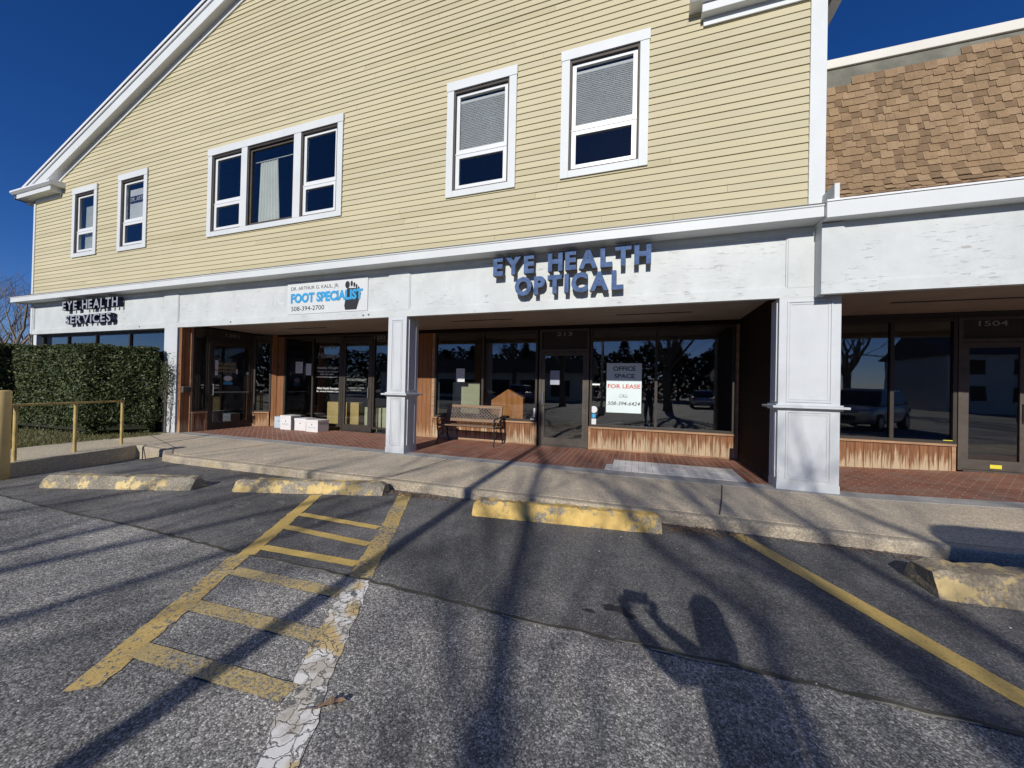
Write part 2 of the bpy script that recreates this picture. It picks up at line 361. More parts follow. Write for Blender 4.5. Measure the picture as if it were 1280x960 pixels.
m['blue'] = pbr('blue_letter_face', (.085,.135,.26), .9, .3, 9, spec=.1)
m['return'] = pbr('grey_bronze_letter_return', (.20,.18,.16), .9, .25, 9, spec=.1)
m['grey_letter'] = pbr('pale_grey_letter_face', (.30,.32,.37), .9, .2, 9, spec=.1)
m['navy'] = pbr('navy_letter_return', (.025,.03,.055), .9, .2, 9, spec=.1)
m['ghost'] = pbr('ghost_letter_stain', (.60,.615,.625), .6, .05)
m['board'] = pbr('white_sign_board', (.63,.655,.65), .45, .04, 2)
m['cyan'] = pbr('cyan_sign_paint', (.045,.33,.62), .45, .15, 20)
m['black'] = pbr('black_sign_paint', (.02,.02,.022), .5, .1)
m['red'] = pbr('red_sign_paint', (.55,.07,.05), .5, .1)
m['vinyl_white'] = pbr('white_vinyl_lettering', (.80,.80,.78), .5, .02)
m['vinyl_gold'] = pbr('gold_vinyl_lettering', (.50,.40,.18), .5, .1)
m['vinyl_grey'] = pbr('grey_number_lettering', (.24,.24,.24), .5, .05)
m['sign_grey'] = pbr('grey_painted_sign', (.33,.36,.42), .5, .15, 3)
m['sign_pale'] = pbr('pale_aqua_sign', (.66,.76,.76), .5, .04, 3)
m['paper'] = pbr('white_paper', (.68,.69,.70), .7, .04)
m['yellow_tag'] = pbr('yellow_tag', (.75,.66,.05), .6, .05)
m['cardboard_white'] = pbr('white_cardboard', (.72,.71,.70), .7, .05, 4)
m['cardboard_blue'] = pbr('pale_blue_cardboard', (.46,.55,.64), .7, .06, 4)
m['cardboard_yellow'] = pbr('yellow_cardboard', (.80,.60,.24), .7, .12, 4)
m['panel_green'] = pbr('pale_green_panel', (.66,.69,.46), .7, .12, 1.2)
m['curtain'] = pbr('pale_green_curtain', (.78,.82,.76), .8, .06)
m['blind'] = pbr('grey_blind_slats', (.80,.82,.82), .6, .05)
m['steel'] = pbr('brushed_steel', (.45,.45,.45), .35, .1, metal=.8)
m['leaf_a'] = pbr('dark_glossy_leaf', (.032,.050,.015), .5, .35, 40, spec=.35)
m['leaf_b'] = pbr('mid_green_leaf', (.060,.088,.024), .5, .35, 40, spec=.35)
m['leaf_c'] = pbr('olive_leaf', (.10,.11,.035), .6, .35, 40)
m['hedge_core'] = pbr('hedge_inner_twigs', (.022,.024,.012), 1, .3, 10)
m['grass'] = pbr('winter_grass_blade', (.13,.125,.045), .9, .3, 9)
m['lawn'] = pbr('winter_lawn_soil', (.15,.13,.07), 1, .4, 7, fine=.4, fscale=70, bmp=.4)
m['deadleaf'] = pbr('dry_brown_leaf', (.22,.145,.09), .8, .4, 30)
m['bark'] = pbr('grey_brown_bark', (.14,.115,.09), .95, .3, 6, bmp=.6)
m['bark_grey'] = pbr('pale_twig_bark', (.24,.20,.16), .9, .3, 6)
m['needle'] = pbr('dark_evergreen', (.030,.045,.020), .8, .4, 3)

# ---------------------------------------------------------------- text
def text_mesh(body, size=1, offset=0.0, depth=0.0, shear=0, align='LEFT', spacing=1.0, line=1.0):
    cu = bpy.data.curves.new('t', 'FONT'); cu.body = body; cu.size = size; cu.offset = offset; cu.extrude = depth
    cu.shear = shear; cu.align_x = align; cu.space_character = spacing; cu.space_line = line; cu.resolution_u = 3
    o = bpy.data.objects.new('t', cu); col.objects.link(o)
    dg = bpy.context.evaluated_depsgraph_get(); me = bpy.data.meshes.new_from_object(o.evaluated_get(dg))
    v = [tuple(x.co) for x in me.vertices]; f = [tuple(p.vertices) for p in me.polygons]; n = [tuple(p.normal) for p in me.polygons]
    bpy.data.objects.remove(o); bpy.data.curves.remove(cu); bpy.data.meshes.remove(me)
    return v, f, n
def text_on(name, body, mat, parent, x0, x1, z0, z1, y, T=None, depth=.0, sidemat=None, **kw):
    """lettering filling the rectangle x0..x1, z0..z1, its face at y, facing -y"""
    v, f, n = text_mesh(body, depth=.01 if depth else 0, **kw)
    xs = [p[0] for p in v]; zs = [p[1] for p in v]
    sx = (x1-x0)/(max(xs)-min(xs)); sz = (z1-z0)/(max(zs)-min(zs))
    out = [(x0+(p[0]-min(xs))*sx, y + (depth/2 - p[2]/.01*depth/2 if depth else 0), z0+(p[1]-min(zs))*sz) for p in v]
    mb = MB(); mb.T = T; mb.add(out, f)
    if sidemat: mb.mi = [0 if q[2] > .9 else 1 for q in n]
    return mb.build(name, [mat, sidemat] if sidemat else mat, parent)

# ================================================================ SETTING
KX, DROP = -9.45, .16
def gz(x, y):                                   # asphalt level: it falls away beside the raised walk
    t = min(1, max(0, (KX - x)/.7)); t = t*t*(3-2*t)
    return -.13 - DROP*t
def ws(x): return .04*max(0, x-3.3)             # the pavement rises gently to the right
xs = [-300,-150,-80,-40,-20,-14] + [-11+.1*i for i in range(20)] + [-9+.5*i for i in range(43)] + [14,20,40,80,150,300]
ys = [-300,-150,-80,-50,-30,-20,-14] + [-10+.5*i for i in range(17)] + [-1.4,-1,0,4,10,20,50,120,300]
mb = MB()
for y in ys:
    for x in xs: mb.v.append((x, y, gz(x, y)))
nx = len(xs)
for j in range(len(ys)-1):
    for i in range(nx-1): mb.f.append((j*nx+i, j*nx+i+1, (j+1)*nx+i+1, (j+1)*nx+i))
mb.mi = [0]*len(mb.f)
asph = mb.build('asphalt_car_park', m['asphalt'], kind='structure', smooth=True)

# pavement: exposed aggregate slab with a kerb face
kerb_line = [(12,-1.88),(3.3,-1.88),(0.3,-1.90),(-4,-1.97),(-8.55,-2.10),(-8.95,-2.06),(-9.5,-1.76),(-10.5,-1.67)]
def slab(poly, z0, z1f):
    mb = MB(); n = len(poly)
    mb.v = [(x, y, z0) for x, y in poly] + [(x, y, z1f(x)) for x, y in poly]
    mb.f = [tuple(range(n-1,-1,-1)), tuple(range(n, 2*n))] + [(i,(i+1)%n,(i+1)%n+n,i+n) for i in range(n)]
    mb.mi = [0]*len(mb.f); return mb
KW = .16
inner = [(12,-1.88+KW),(3.3,-1.88+KW),(0.3,-1.90+KW),(-4,-1.97+KW),(-8.55,-2.10+KW),(-8.9,-2.06+KW),(-9.43,-1.76+KW),(-10.5,-1.67+KW)]
walkpoly = inner + [(-12.4,-1.45),(-12.42,-.11),(3.3,-.11),(12,-.11)]
slab(walkpoly[::-1], -.5, ws).build('pavement', m['aggregate'], kind='structure', bevel=.0)
kb = slab((kerb_line + inner[::-1])[::-1], -.5, lambda x: ws(x)+.003)
kb.build('kerb', m['kerb'], kind='structure', bevel=.03)
slab([(-12.42,-.107),(3.3,-.107),(12,-.107),(12,.24),(3.3,.24),(-12.42,.24)], -.3, lambda x: ws(x)+.004).build('concrete_strip', m['strip'], kind='structure')
# paver floors of the three recesses
slab([(-12.2,.243),(-4.75,.243),(-4.75,2.46),(-12.2,2.46)], -.2, lambda x: .0).build('paver_floor', m['brick_d'], kind='structure')
slab([(-4.747,.243),(2.12,.243),(2.12,2.46),(-4.747,2.46)], -.2, lambda x: .0).build('paver_floor', m['brick'], kind='structure')
slab([(2.123,.243),(3.3,.243),(12,.243),(12,2.46),(3.3,2.46),(2.123,2.46)], -.2, ws).build('paver_floor', m['brick_d'], kind='structure')
# bleached tiles in front of the leased shop
mb = MB()
for i in range(25):
    x = -1.28+i*.122
    for j, (a, b) in enumerate(((.27,.80),(.806,1.33))):
        if random.random() < (max(0, 8-i)/9.0): continue
        mb.box(x+.002, x+.119, a, b, -.01, .004+random.uniform(-.001,.001))
mb.build('bleached_paver_patch', m['tile_white'], kind='structure')
# joints
mb = MB()
def ribbon(mb, pts, w, z, zf=None):
    P = [Vector((p[0], p[1], 0)) for p in pts]; L = []
    for i, p in enumerate(P):
        d = (P[min(i+1, len(P)-1)]-P[max(i-1, 0)]).normalized(); n = Vector((-d.y, d.x, 0))
        ww = w[i] if hasattr(w, '__len__') else w
        L.append((p+n*ww/2, p-n*ww/2))
    for i in range(len(L)-1):
        q = [L[i][1], L[i+1][1], L[i+1][0], L[i][0]]
        mb.add([(a.x, a.y, (zf(a.x) if zf else 0)+z) for a in q], [(0,1,2,3)])
for a, b in (((1.32,-.11),(.98,-1.72)), ((-3.6,-.11),(-3.75,-1.80)), ((-8.3,-.11),(-8.5,-1.93)), ((5.9,-.11),(5.7,-1.72)), ((-12.2,-.62),(-9.5,-1.52))):
    ribbon(mb, [a, ((a[0]+b[0])/2+.01, (a[1]+b[1])/2), b], .018, .004, ws)
mb.build('pavement_joint', m['joint'], kind='structure')
# raised walk with the handrail, falling to the left
wk = [(-10.49,-1.60),(-10.61,-1.67),(-10.37,-2.64),(-10.22,-3.5),(-10.0,-5.2),(-9.9,-9),(-12.1,-9),(-12.15,-2.9),(-12.38,-2.1),(-12.41,-1.42),(-10.6,-1.47)]
slab(wk[::-1], -.6, lambda x: .006).build('raised_walk', m['walk'], kind='structure', bevel=.012)
slab([(-60,-9),(-12.16,-9),(-12.2,-2.9),(-12.42,-2.1),(-12.43,.0),(-60,.0)], -.6, lambda x: -.01).build('lawn', m['lawn'], kind='structure')
# grass blades on the lawn strip in view
mb = MB(); rg = random.Random(3)
for i in range(9000):
    x = -12.2-rg.random()**1.5*4.5; y = rg.uniform(-3.6,-.4)
    if x > -12.25 and y < -2.7: continue
    h = rg.uniform(.02,.07); a = rg.uniform(0, 6.28); d = .008
    mb.add([(x-d*cos(a), y-d*sin(a), -.01), (x+d*cos(a), y+d*sin(a), -.01), (x+rg.uniform(-.03,.03), y+rg.uniform(-.03,.03), h)], [(0,1,2)], 0 if rg.random() < .8 else 1)
g = mb.build('grass', [m['grass'], m['leaf_c']]); tag(g, 'short winter grass growing in front of the clipped hedge', 'grass', kind='stuff')

# asphalt seam
mb = MB(); rs = random.Random(5); pts = []
x = -11
while x < 8:
    pts.append((x, -4.27+.012*sin(x*2.1)+rs.uniform(-.012,.012))); x += .11
ribbon(mb, pts, [.022+rs.random()*.02 for _ in pts], -.13+.004)
mb.build('asphalt_seam', m['joint'], kind='structure')
m['crack_pale'] = pbr('pale_seam_grit', (.26,.25,.20), .95, .4, 14)
mb = MB()
for a, b in ((-3.4,-3.0),(-2.9,-2.3),(-.9,-.45),(.1,.55),(1.2,1.7),(-6.2,-5.6)):
    q = [p for p in pts if a <= p[0] <= b]; ribbon(mb, [(p[0], p[1]-.02+rs.uniform(-.006,.006)) for p in q], .012, -.13+.007)
def crack(mb, pts, w=.008):
    P = []
    for i in range(len(pts)-1):
        for k in range(5):
            t = k/5; P.append((pts[i][0]*(1-t)+pts[i+1][0]*t+rs.uniform(-.012,.012), pts[i][1]*(1-t)+pts[i+1][1]*t+rs.uniform(-.012,.012)))
    ribbon(mb, P, [w*rs.uniform(.5,1.4) for _ in P], -.13+.007)
crack(mb, [(-1.15,-4.22),(-1.1,-3.8),(-.98,-3.3),(-.8,-3.0)]); crack(mb, [(.06,-4.3),(.14,-4.45),(.13,-4.6)])
crack(mb, [(-.1,-4.28),(.05,-4.27),(.22,-4.25)], .012)
mb.build('asphalt_crack', m['crack_pale'], kind='structure')
m['hole'] = pbr('black_tar_stain', (.028,.028,.032), .8, .3, 9)
mb = MB()
for cx, cy, rx, ry in ((-.12,-3.93,.10,.045),(-.30,-4.02,.05,.02),(-.02,-3.97,.06,.03)):
    P = [(cx+rx*cos(k*pi/8)*rs.uniform(.7,1.2), cy+ry*sin(k*pi/8)*rs.uniform(.7,1.3), -.13+.0045+cx*.001) for k in range(16)]
    mb.add(P, [tuple(range(16))])
mb.build('tar_stain', m['hole'], kind='structure')

# painted lines
def line(name, pts, w, mat, z=.0045, rag=.0):
    mb = MB(); P = []
    for i in range(len(pts)-1):
        n = max(2, int(math.dist(pts[i], pts[i+1])/.06))
        for k in range(n): t = k/n; P.append((pts[i][0]*(1-t)+pts[i+1][0]*t, pts[i][1]*(1-t)+pts[i+1][1]*t))
    P.append(pts[-1]); r = random.Random(len(P))
    P = [(p[0]+r.uniform(-rag, rag), p[1]) for p in P]
    ribbon(mb, P, [w+r.uniform(-rag, rag)*1.5 for _ in P], -.13+z)
    return mb.build(name, mat, kind='structure')
line('parking_line', [(1.10,-1.96),(2.01,-3.98),(3.37,-7.0)], .165, m['yellow_good'], rag=.004)
line('parking_line', [(-4.36,-2.63),(-3.43,-4.30)], .15, m['yellow_good'], rag=.006)
line('parking_line', [(-3.47,-4.32),(-2.72,-5.66)], .165, m['yellow_line'], rag=.008)
line('parking_line', [(-3.24,-2.08),(-2.66,-3.20),(-2.17,-4.25)], .19, m['yellow_line'], rag=.008)
line('parking_line', [(-2.165,-4.268),(-1.42,-5.6),(-.62,-7.0)], .19, m['peel'], .0045, rag=.014)
for (a, b) in (((-3.93,-3.305),(-2.70,-3.31)),((-3.74,-3.67),(-2.50,-3.70)),((-3.48,-4.13),(-2.32,-4.07)),((-3.28,-4.54),(-2.11,-4.49)),((-3.05,-4.98),(-1.86,-4.92)),((-2.84,-5.385),(-1.65,-5.31))):
    near = a[1] < -4.4
    line('hatch_line', [(a[0]+.03, a[1]), (b[0]-.035, b[1])], .10 if not near else .115, m['yellow_rung'] if near else m['yellow_good'], .0068, rag=.004)

# ================================================================ MAIN BUILDING
XL, XR = -20.3, 2.65
B = empty('commercial_building', (0,0,0), 'pale yellow clapboard commercial building with white gable trim and shops below', 'building')
EZ = 7.75
def rake_z(x): return min(8.19+.397*(x+18.62), 8.19+.397*((XR-(x-XL))+18.62))   # underside of the frieze board
wins = [  # x0, x1, z0, z1 (outer edge of the casing)
 (-17.86,-16.47,5.46,7.74), (-15.33,-13.90,5.42,7.79), (-11.23,-6.60,5.41,7.81), (-3.86,-2.33,5.41,7.82), (-1.44,.11,5.42,7.82)]
holes = [(a+.05, b-.05, c+.05, d-.05) for a, b, c, d in wins]
mb = MB(); z = 4.29; E_ = .1225; rc = random.Random(11)
while z < 12.4:
    z1 = z+E_; x0, x1 = XL+.08, XR-.16
    zz = max(z1, EZ)
    if z1 > 8.0:      # clip to the gable
        hx = (z-8.19)/.397-18.62; x0 = max(x0, hx-.03); x1 = min(x1, (XL+XR)-hx+.03)
    if x1 <= x0+.2: break
    segs = [(x0, x1)]
    for a, b, c, d in holes:
        if c < (z+z1)/2 < d:
            ns = []
            for s, e in segs:
                if b <= s or a >= e: ns.append((s, e)); continue
                if a > s: ns.append((s, a))
                if b < e: ns.append((b, e))
            segs = ns
    for s, e in segs:
        # butt joints break each course up
        cuts = [s]; q = s+rc.uniform(2, 4.5)
        while q < e-1: cuts.append(q); q += rc.uniform(3, 4.8)
        cuts.append(e)
        for i in range(len(cuts)-1):
            dy = rc.uniform(-.0015,.0015)
            mb.xprism([(.004+dy, z-.012), (.060, z-.012), (.060, z1+.012), (.024+dy, z1+.012)], cuts[i]+.0015, cuts[i+1]-.0015, rc.choice((0,0,0,1,1,2) if z > 4.5 else (1,2,2)))
    z = z1
mb.build('clapboard_siding', [m['siding'], m['siding_b'], m['siding_c']], B)
# sheathing shell behind
mb = MB()
mb.box(XL, XL+.1, .03, 14, 0, 8.2); mb.box(XR-.1, XR, .062, 14, 3.0, 8.2); mb.box(XL, XR, 14, 14.1, 0, 8.2)
mb.build('side_wall', m['siding'], B)
mb = MB(); mb.box(XL+.1, XR-.1, .07, 13.9, 3.125, 4.05); mb.build('upper_floor', m['dark_wall'], B)
mb = MB(); mb.box(XL+.1, XR-.1, 4.5, 4.6, 4.05, 8.5); mb.build('inner_wall', m['dark_wall'], B)
mb = MB()
for s in (-1, 1):      # two roof planes with the front overhang
    cx = (XL+XR)/2
    def rp(x, z): return (x if s < 0 else XL+XR-x, z)
    ex_ = -21.0 if s < 0 else -20.56
    a = rp(ex_, 8.06+.395*(ex_+20.5)); p = rp(cx, 8.06+.395*(cx+20.5))
    pr = [a, p, (p[0], p[1]-.10), (a[0], a[1]-.10)]
    mb.yprism(pr if s < 0 else pr[::-1], -.235, 14.3)
mb.build('roof', m['roof'], B)
for s in (-1, 1):
    def X(x): return x if s < 0 else XL+XR-x
    cx = (XL+XR)/2
    def strip(x0, zt, zb, y0, y1, sl=.395):
        mb = MB(); q = [(X(x0), zt), (X(cx), zt+sl*(cx-x0)), (X(cx), zb+sl*(cx-x0)), (X(x0), zb)]
        mb.yprism(q if s < 0 else q[::-1], y0, y1); return mb
    strip(-19.85, 8.24, 7.84, -.20, -.165).build('rake_board', m['white'], B)
    strip(*((-20.6, 8.02, 7.84) if s < 0 else (-20.5, 8.06, 7.88)), -.235, -.202).build('rake_shadow_board', m['gutter'], B)
    strip(*((-20.75, 7.98, 7.90) if s < 0 else (-20.52, 8.07, 7.99)), -.26, -.237).build('rake_moulding', m['metal_edge'], B)
    strip(-20.3, 7.715, 7.69, -.165, .0).build('rake_soffit', m['soffit_white'], B)
    strip(-19.5, 8.02, 7.84, -.022, .004).build('frieze_board', m['white'], B)
    # boxed eave return with a gutter lip
    mb = MB(); a, b = sorted((X(-20.75 if s < 0 else -20.45), X(-18.56)))
    mb.box(a, b, -.27 if s < 0 else -.15, .03, 7.722, 7.87)
    er = mb.build('eave_return', m['white'], B, bevel=.01)
    mb = MB(); a, b = sorted((X(-20.95 if s < 0 else -20.5), X(-18.38)))
    gk = -.10 if s < 0 else 0; mb.xprism([(-.27+gk,7.93),(-.20+gk,7.872),(.02,7.872),(.02,8.07),(-.18+gk,8.03),(-.26+gk,7.99)], a, b); mb.build('gutter', m['gutter'], er, bevel=.008)
    mb = MB(); a, b = sorted((X(-20.98), X(-20.55))) if s < 0 else (2.80, 2.95); mb.box(a, b, .03, 14.2, 7.70, 7.95); mb.build('side_gutter', m['gutter'], B)
    mb = MB(); a, b = sorted((X(-20.2), X(-18.6))); mb.box(a, b, -.024, .003, 7.60, 7.718); mb.build('frieze_board', m['white'], B)
mb = MB(); mb.box(XL-.02, XL+.085, -.015, .03, 3.0, 7.62); mb.build('corner_board', m['white'], B, bevel=.004)
mb = MB(); mb.box(XR-.205, XR+.005, -.020, .061, 4.30, 7.62); mb.build('corner_board', m['white'], B, bevel=.004)
# cornice and fascia
mb = MB()
mb.xprism([(-.32,4.068),(-.32,4.215),(-.335,4.225),(-.335,4.245),(0.02,4.315),(0.02,4.068)], -20.78, 2.53)
mb.build('cornice', m['white'], B, bevel=.004)
mb = MB(); mb.xprism([(-.34,4.249),(-.34,4.262),(.0,4.335),(.0,4.32)], -20.8, 2.535); mb.build('flashing', m['flash_dark'], B)
mb = MB(); mb.box(XL, 2.575, .026, .12, 2.985, 4.067)
fs = mb.build('fascia', m['fascia'], B)
mb = MB(); mb.box(XL, 2.577, -.002, .024, 2.98, 3.13); mb.box(XL, 2.577, -.002, .024, 3.97, 4.067)
for a, b in ((XL,-20.15),(-12.98,-12.36),(-5.22,-4.70),(2.20,2.577)): mb.box(a, b, -.002, .024, 3.131, 3.969)
for a, b in ((-20.15,-12.98),(-12.36,-5.22),(-4.70,2.20)):
    for (x0, x1, z0, z1) in ((a, b, 3.131, 3.155), (a, b, 3.945, 3.969), (a, a+.024, 3.156, 3.944), (b-.024, b, 3.156, 3.944)): mb.box(x0, x1, .008, .024, z0, z1)
mb.build('panel_moulding', m['fascia'], fs, bevel=.003)
for x, z in ((-10.2,3.055),(-5.9,3.05),(-5.75,3.06),(-14.1,3.06)):
    mb = MB(); mb.yprism([(x+.022*cos(k*pi/5), z+.022*sin(k*pi/5)) for k in range(10)], -.012, -.003); mb.build('fixing_cap', m['return'], fs)
# ghost of removed lettering
text_on('ghost_lettering', 'CHIROPRACTIC', m['ghost'], fs, -10.95, -8.35, 3.42, 3.80, .0245, offset=.02)

# soffits of the two main recesses, with slots
mb = MB(); mb.box(-12.25, 2.13, .122, 2.6, 3.10, 3.122); so = mb.build('soffit', m['soffit'], B)
mb = MB()
for a, b, y in ((-4.4,-2.8,1.38),(-.45,1.04,1.42),(-9.95,-8.5,1.5)):
    mb = MB(); mb.box(a, b, y-.035, y+.035, 3.094, 3.0985); mb.build('vent_slot', m['dark'], so)

# pillars
def pillar(parent, x0, x1, d, top, zs=1.28, z0=0.0, label=None):
    mb = MB(); mb.box(x0, x1, 0, d, z0-.02, top); p = mb.build('pillar', m['pillar'], parent, bevel=.004)
    if label: p['label'] = label
    mb = MB()
    w = x1-x0
    def frame(T, w):
        for (za, zb) in ((z0+.17, zs-.06), (zs+.08, top-.06)):
            e = min(.105, w*.2); t = .022; g = .014
            for k in range(2):
                ee = e+k*.035
                mb.T = T
                for (a, b, c, dd) in ((ee, w-ee, za, za+t), (ee, w-ee, zb-t, zb), (ee, ee+t, za+t, zb-t), (w-ee-t, w-ee, za+t, zb-t)): mb.box(a, b, -g+k*.006, -.001, c, dd)
                za += .035; zb -= .035
    frame(lambda u, ww, z: (x0+u, ww, z), w)
    frame(lambda u, ww, z: (x1-ww, u, z), d)
    frame(lambda u, ww, z: (x0+ww, d-u, z), d)
    mb.T = None; mb.build('panel_moulding', m['pillar'], p)
    mb = MB(); mb.box(x0-.09, x1+.09, -.09, d+.09, zs-.012, zs+.022); mb.box(x0-.03, x1+.03, -.03, d+.03, zs+.023, zs+.045); mb.box(x0-.03, x1+.03, -.03, d+.03, zs-.04, zs-.013); mb.build('ledge', m['pillar'], p, bevel=.004)
    mb = MB(); mb.box(x0-.006, x1+.006, -.006, d+.006, z0, z0+.12); mb.build('base', m['pillar'], p)
    return p
pillar(B, -5.215, -4.745, .47, 2.984)
pillar(B, 2.095, 2.885, .36, 2.984)
mb = MB(); mb.box(-12.93, -12.36, .0, .34, -.02, 2.984); mb.build('pillar', m['pillar'], B, bevel=.004)

# ---- shop fronts
def shop_window(parent, T, u0, u1, z0, z1, bars=(), fr='bronze', t=.055, inset=.0):
    mb = MB(); mb.T = T
    mb.box(u0, u0+t, -.03, .06, z0, z1); mb.box(u1-t, u1, -.03, .06, z0, z1)
    mb.box(u0+t, u1-t, -.028, .06, z0, z0+t); mb.box(u0+t, u1-t, -.028, .06, z1-t, z1)
    for b in bars: mb.box(b-.03, b+.03, -.029, .06, z0+t, z1-t)
    f = mb.build('window_frame', m[fr], parent)
    edges = [u0+t]+[e for b in bars for e in (b-.03, b+.03)]+[u1-t]
    for i in range(0, len(edges), 2):
        mb = MB(); mb.T = T; mb.box(edges[i]-.001, edges[i+1]+.001, .012, .018, z0+t-.001, z1-t+.001); mb.build('pane', m['glass'], f)
    return f
def shop_door(parent, T, u0, u1, ztop=2.42, zh=3.05, number=None, hand=1, bar=True, fr='bronze', z0=.01):
    mb = MB(); mb.T = T
    mb.box(u0, u0+.06, -.04, .07, z0, zh); mb.box(u1-.06, u1, -.04, .07, z0, zh); mb.box(u0+.06, u1-.06, -.04, .07, ztop, ztop+.07); mb.box(u0+.06, u1-.06, -.04, .07, zh-.05, zh)
    mb.box(u0+.06, u1-.06, -.06, .07, z0-.02, z0+.02)
    f = mb.build('door_frame', m[fr], parent)
    mb = MB(); mb.T = T; mb.box(u0+.06, u1-.06, -.0, .02, ztop+.07, zh-.05); mb.build('transom_panel', m['dark'], f)
    mb = MB(); mb.T = T; a, b = u0+.065, u1-.065
    mb.box(a, a+.085, -.03, .02, z0+.025, ztop-.01); mb.box(b-.085, b, -.03, .02, z0+.025, ztop-.01); mb.box(a+.085, b-.085, -.03, .02, z0+.025, z0+.21); mb.box(a+.085, b-.085, -.03, .02, ztop-.10, ztop-.01)
    d = mb.build('door', m[fr], parent)
    mb = MB(); mb.T = T; mb.box(a+.084, b-.084, -.008, -.002, z0+.209, ztop-.099); mb.build('pane', m['glass'], d)
    mb = MB(); mb.T = T; h = b-.045 if hand > 0 else a+.045
    mb.tube([(h, -.03, 1.05), (h, -.09, 1.06), (h, -.09, 1.38), (h, -.03, 1.39)], .013, 8)
    if bar: mb.box(a+.09, b-.09, -.045, -.028, 1.13, 1.16)
    mb.build('handle', m['steel'], d)
    if number:
        c = (u0+u1)/2
        text_on('number_lettering', number, m['vinyl_grey'], f, c-.2, c+.2, zh-.17, zh-.07, -.002, T=T, offset=.015)
    return d
def lowwall(parent, T, u0, u1, h, z0=0.0, mat='wood_weathered', cap=True, ends=True):
    mb = MB(); mb.T = T; mb.box(u0, u1, -.015, .1, z0-.01, h-.045)
    p = mb.build('bulkhead', m[mat], parent)
    mb = MB(); mb.T = T; mb.box(u0-.01, u1+.01, -.05, .1, h-.043, h)
    if ends: mb.box(u0-.01, u0+.05, -.035, -.016, z0, h-.044); mb.box(u1-.05, u1+.01, -.035, -.016, z0, h-.044)
    mb.box(u0, u1, -.032, -.016, z0, z0+.035)
    mb.build('bulkhead_trim', m['wood_trim'], p, bevel=.003)
    return p
def woodcol(parent, T, u0, u1, z0, z1, mat='wood'):
    mb = MB(); mb.T = T; mb.box(u0, u1, -.01, .1, z0, z1); return mb.build('wood_wall', m[mat], parent)
YB = 2.5
Tm = lambda u, w_, z: (u, YB+w_, z)
# middle shop (for lease)
mb = MB(); mb.T = Tm; mb.box(-6.4, 2.13, -.02, .1, 3.0, 3.098); mb.build('shop_header', m['wood_dark'], B)
woodcol(B, Tm, -6.18, -5.60, 0, 3.0)
lowwall(B, Tm, -5.58, -2.45, .60)
woodcol(B, Tm, -5.595, -5.50, .601, 3.0, 'wood_trim')
shop_window(B, Tm, -5.495, -2.45, .602, 2.995, bars=(-4.0,))
shop_door(B, Tm, -2.40, -1.13, zh=2.998, number='213', bar=False, hand=-1, fr='bronze_grey')
lowwall(B, Tm, -1.11, 2.12, .56)
shop_window(B, Tm, -1.10, 2.06, .562, 2.995, bars=(.43,))
woodcol(B, Tm, 2.065, 2.13, .563, 2.998, 'wood_trim')
# left shop (massage and foot specialist)
mb = MB(); mb.T = Tm; mb.box(-11.9, -6.4, -.02, .1, 3.03, 3.098); mb.build('shop_header', m['wood_dark'], B)
woodcol(B, Tm, -11.72, -11.32, 0, 3.03)
shop_window(B, Tm, -11.30, -8.86, .12, 3.025, bars=(-10.04,), t=.08)
shop_door(B, Tm, -8.84, -7.66, ztop=2.86, zh=3.025, hand=1, bar=False)
shop_window(B, Tm, -7.65, -6.19, .12, 3.025, bars=())
text_on('number_lettering', '1203', m['vinyl_grey'], B, -7.62, -7.22, 2.86, 2.97, YB-.032, offset=.01)
# side entrance in the left flank
Ts = lambda u, w_, z: (-12.2-w_, u, z)
woodcol(B, Ts, .02, .24, 0, 3.095)
mb = MB(); mb.T = Ts; mb.box(.245, .30, -.03, .08, 0, 3.095); mb.build('wood_trim', m['wood_trim'], B)
lowwall(B, Ts, .31, .70, .57, ends=True)
shop_window(B, Ts, .305, .70, .572, 3.04, t=.045)
shop_door(B, Ts, .71, 2.08, ztop=2.66, zh=3.05, number='1201', hand=-1)
mb = MB(); mb.T = Ts; mb.box(.24, 2.1, -.02, .08, 3.05, 3.097); mb.build('shop_header', m['wood_dark'], B)
c_, s_ = .64, .44; L_ = math.hypot(c_, s_)
Td = lambda u, w_, z: (-12.2+u*c_/L_-w_*s_/L_, 2.08+u*s_/L_+w_*c_/L_, z)
lowwall(B, Td, .03, .50, .48, mat='wood'); shop_window(B, Td, .03, .54, .482, 3.04, t=.045)
woodcol(B, Td, .545, .70, 0, 3.09)
# far left window band above the hedge
Tf = lambda u, w_, z: (u, .20+w_, z)
lowwall(B, Tf, -20.2, -12.95, .9)
shop_window(B, Tf, -20.0, -12.96, .902, 2.96, bars=(-18.4,-16.75,-14.95), t=.07)
mb = MB(); mb.box(-20.29, -20.0, .03, .3, 0, 2.98); mb.build('corner_post', m['white'], B)
mb = MB(); mb.box(-20.29, -12.4, .122, .6, 2.962, 3.1); mb.build('shop_header', m['white'], B)
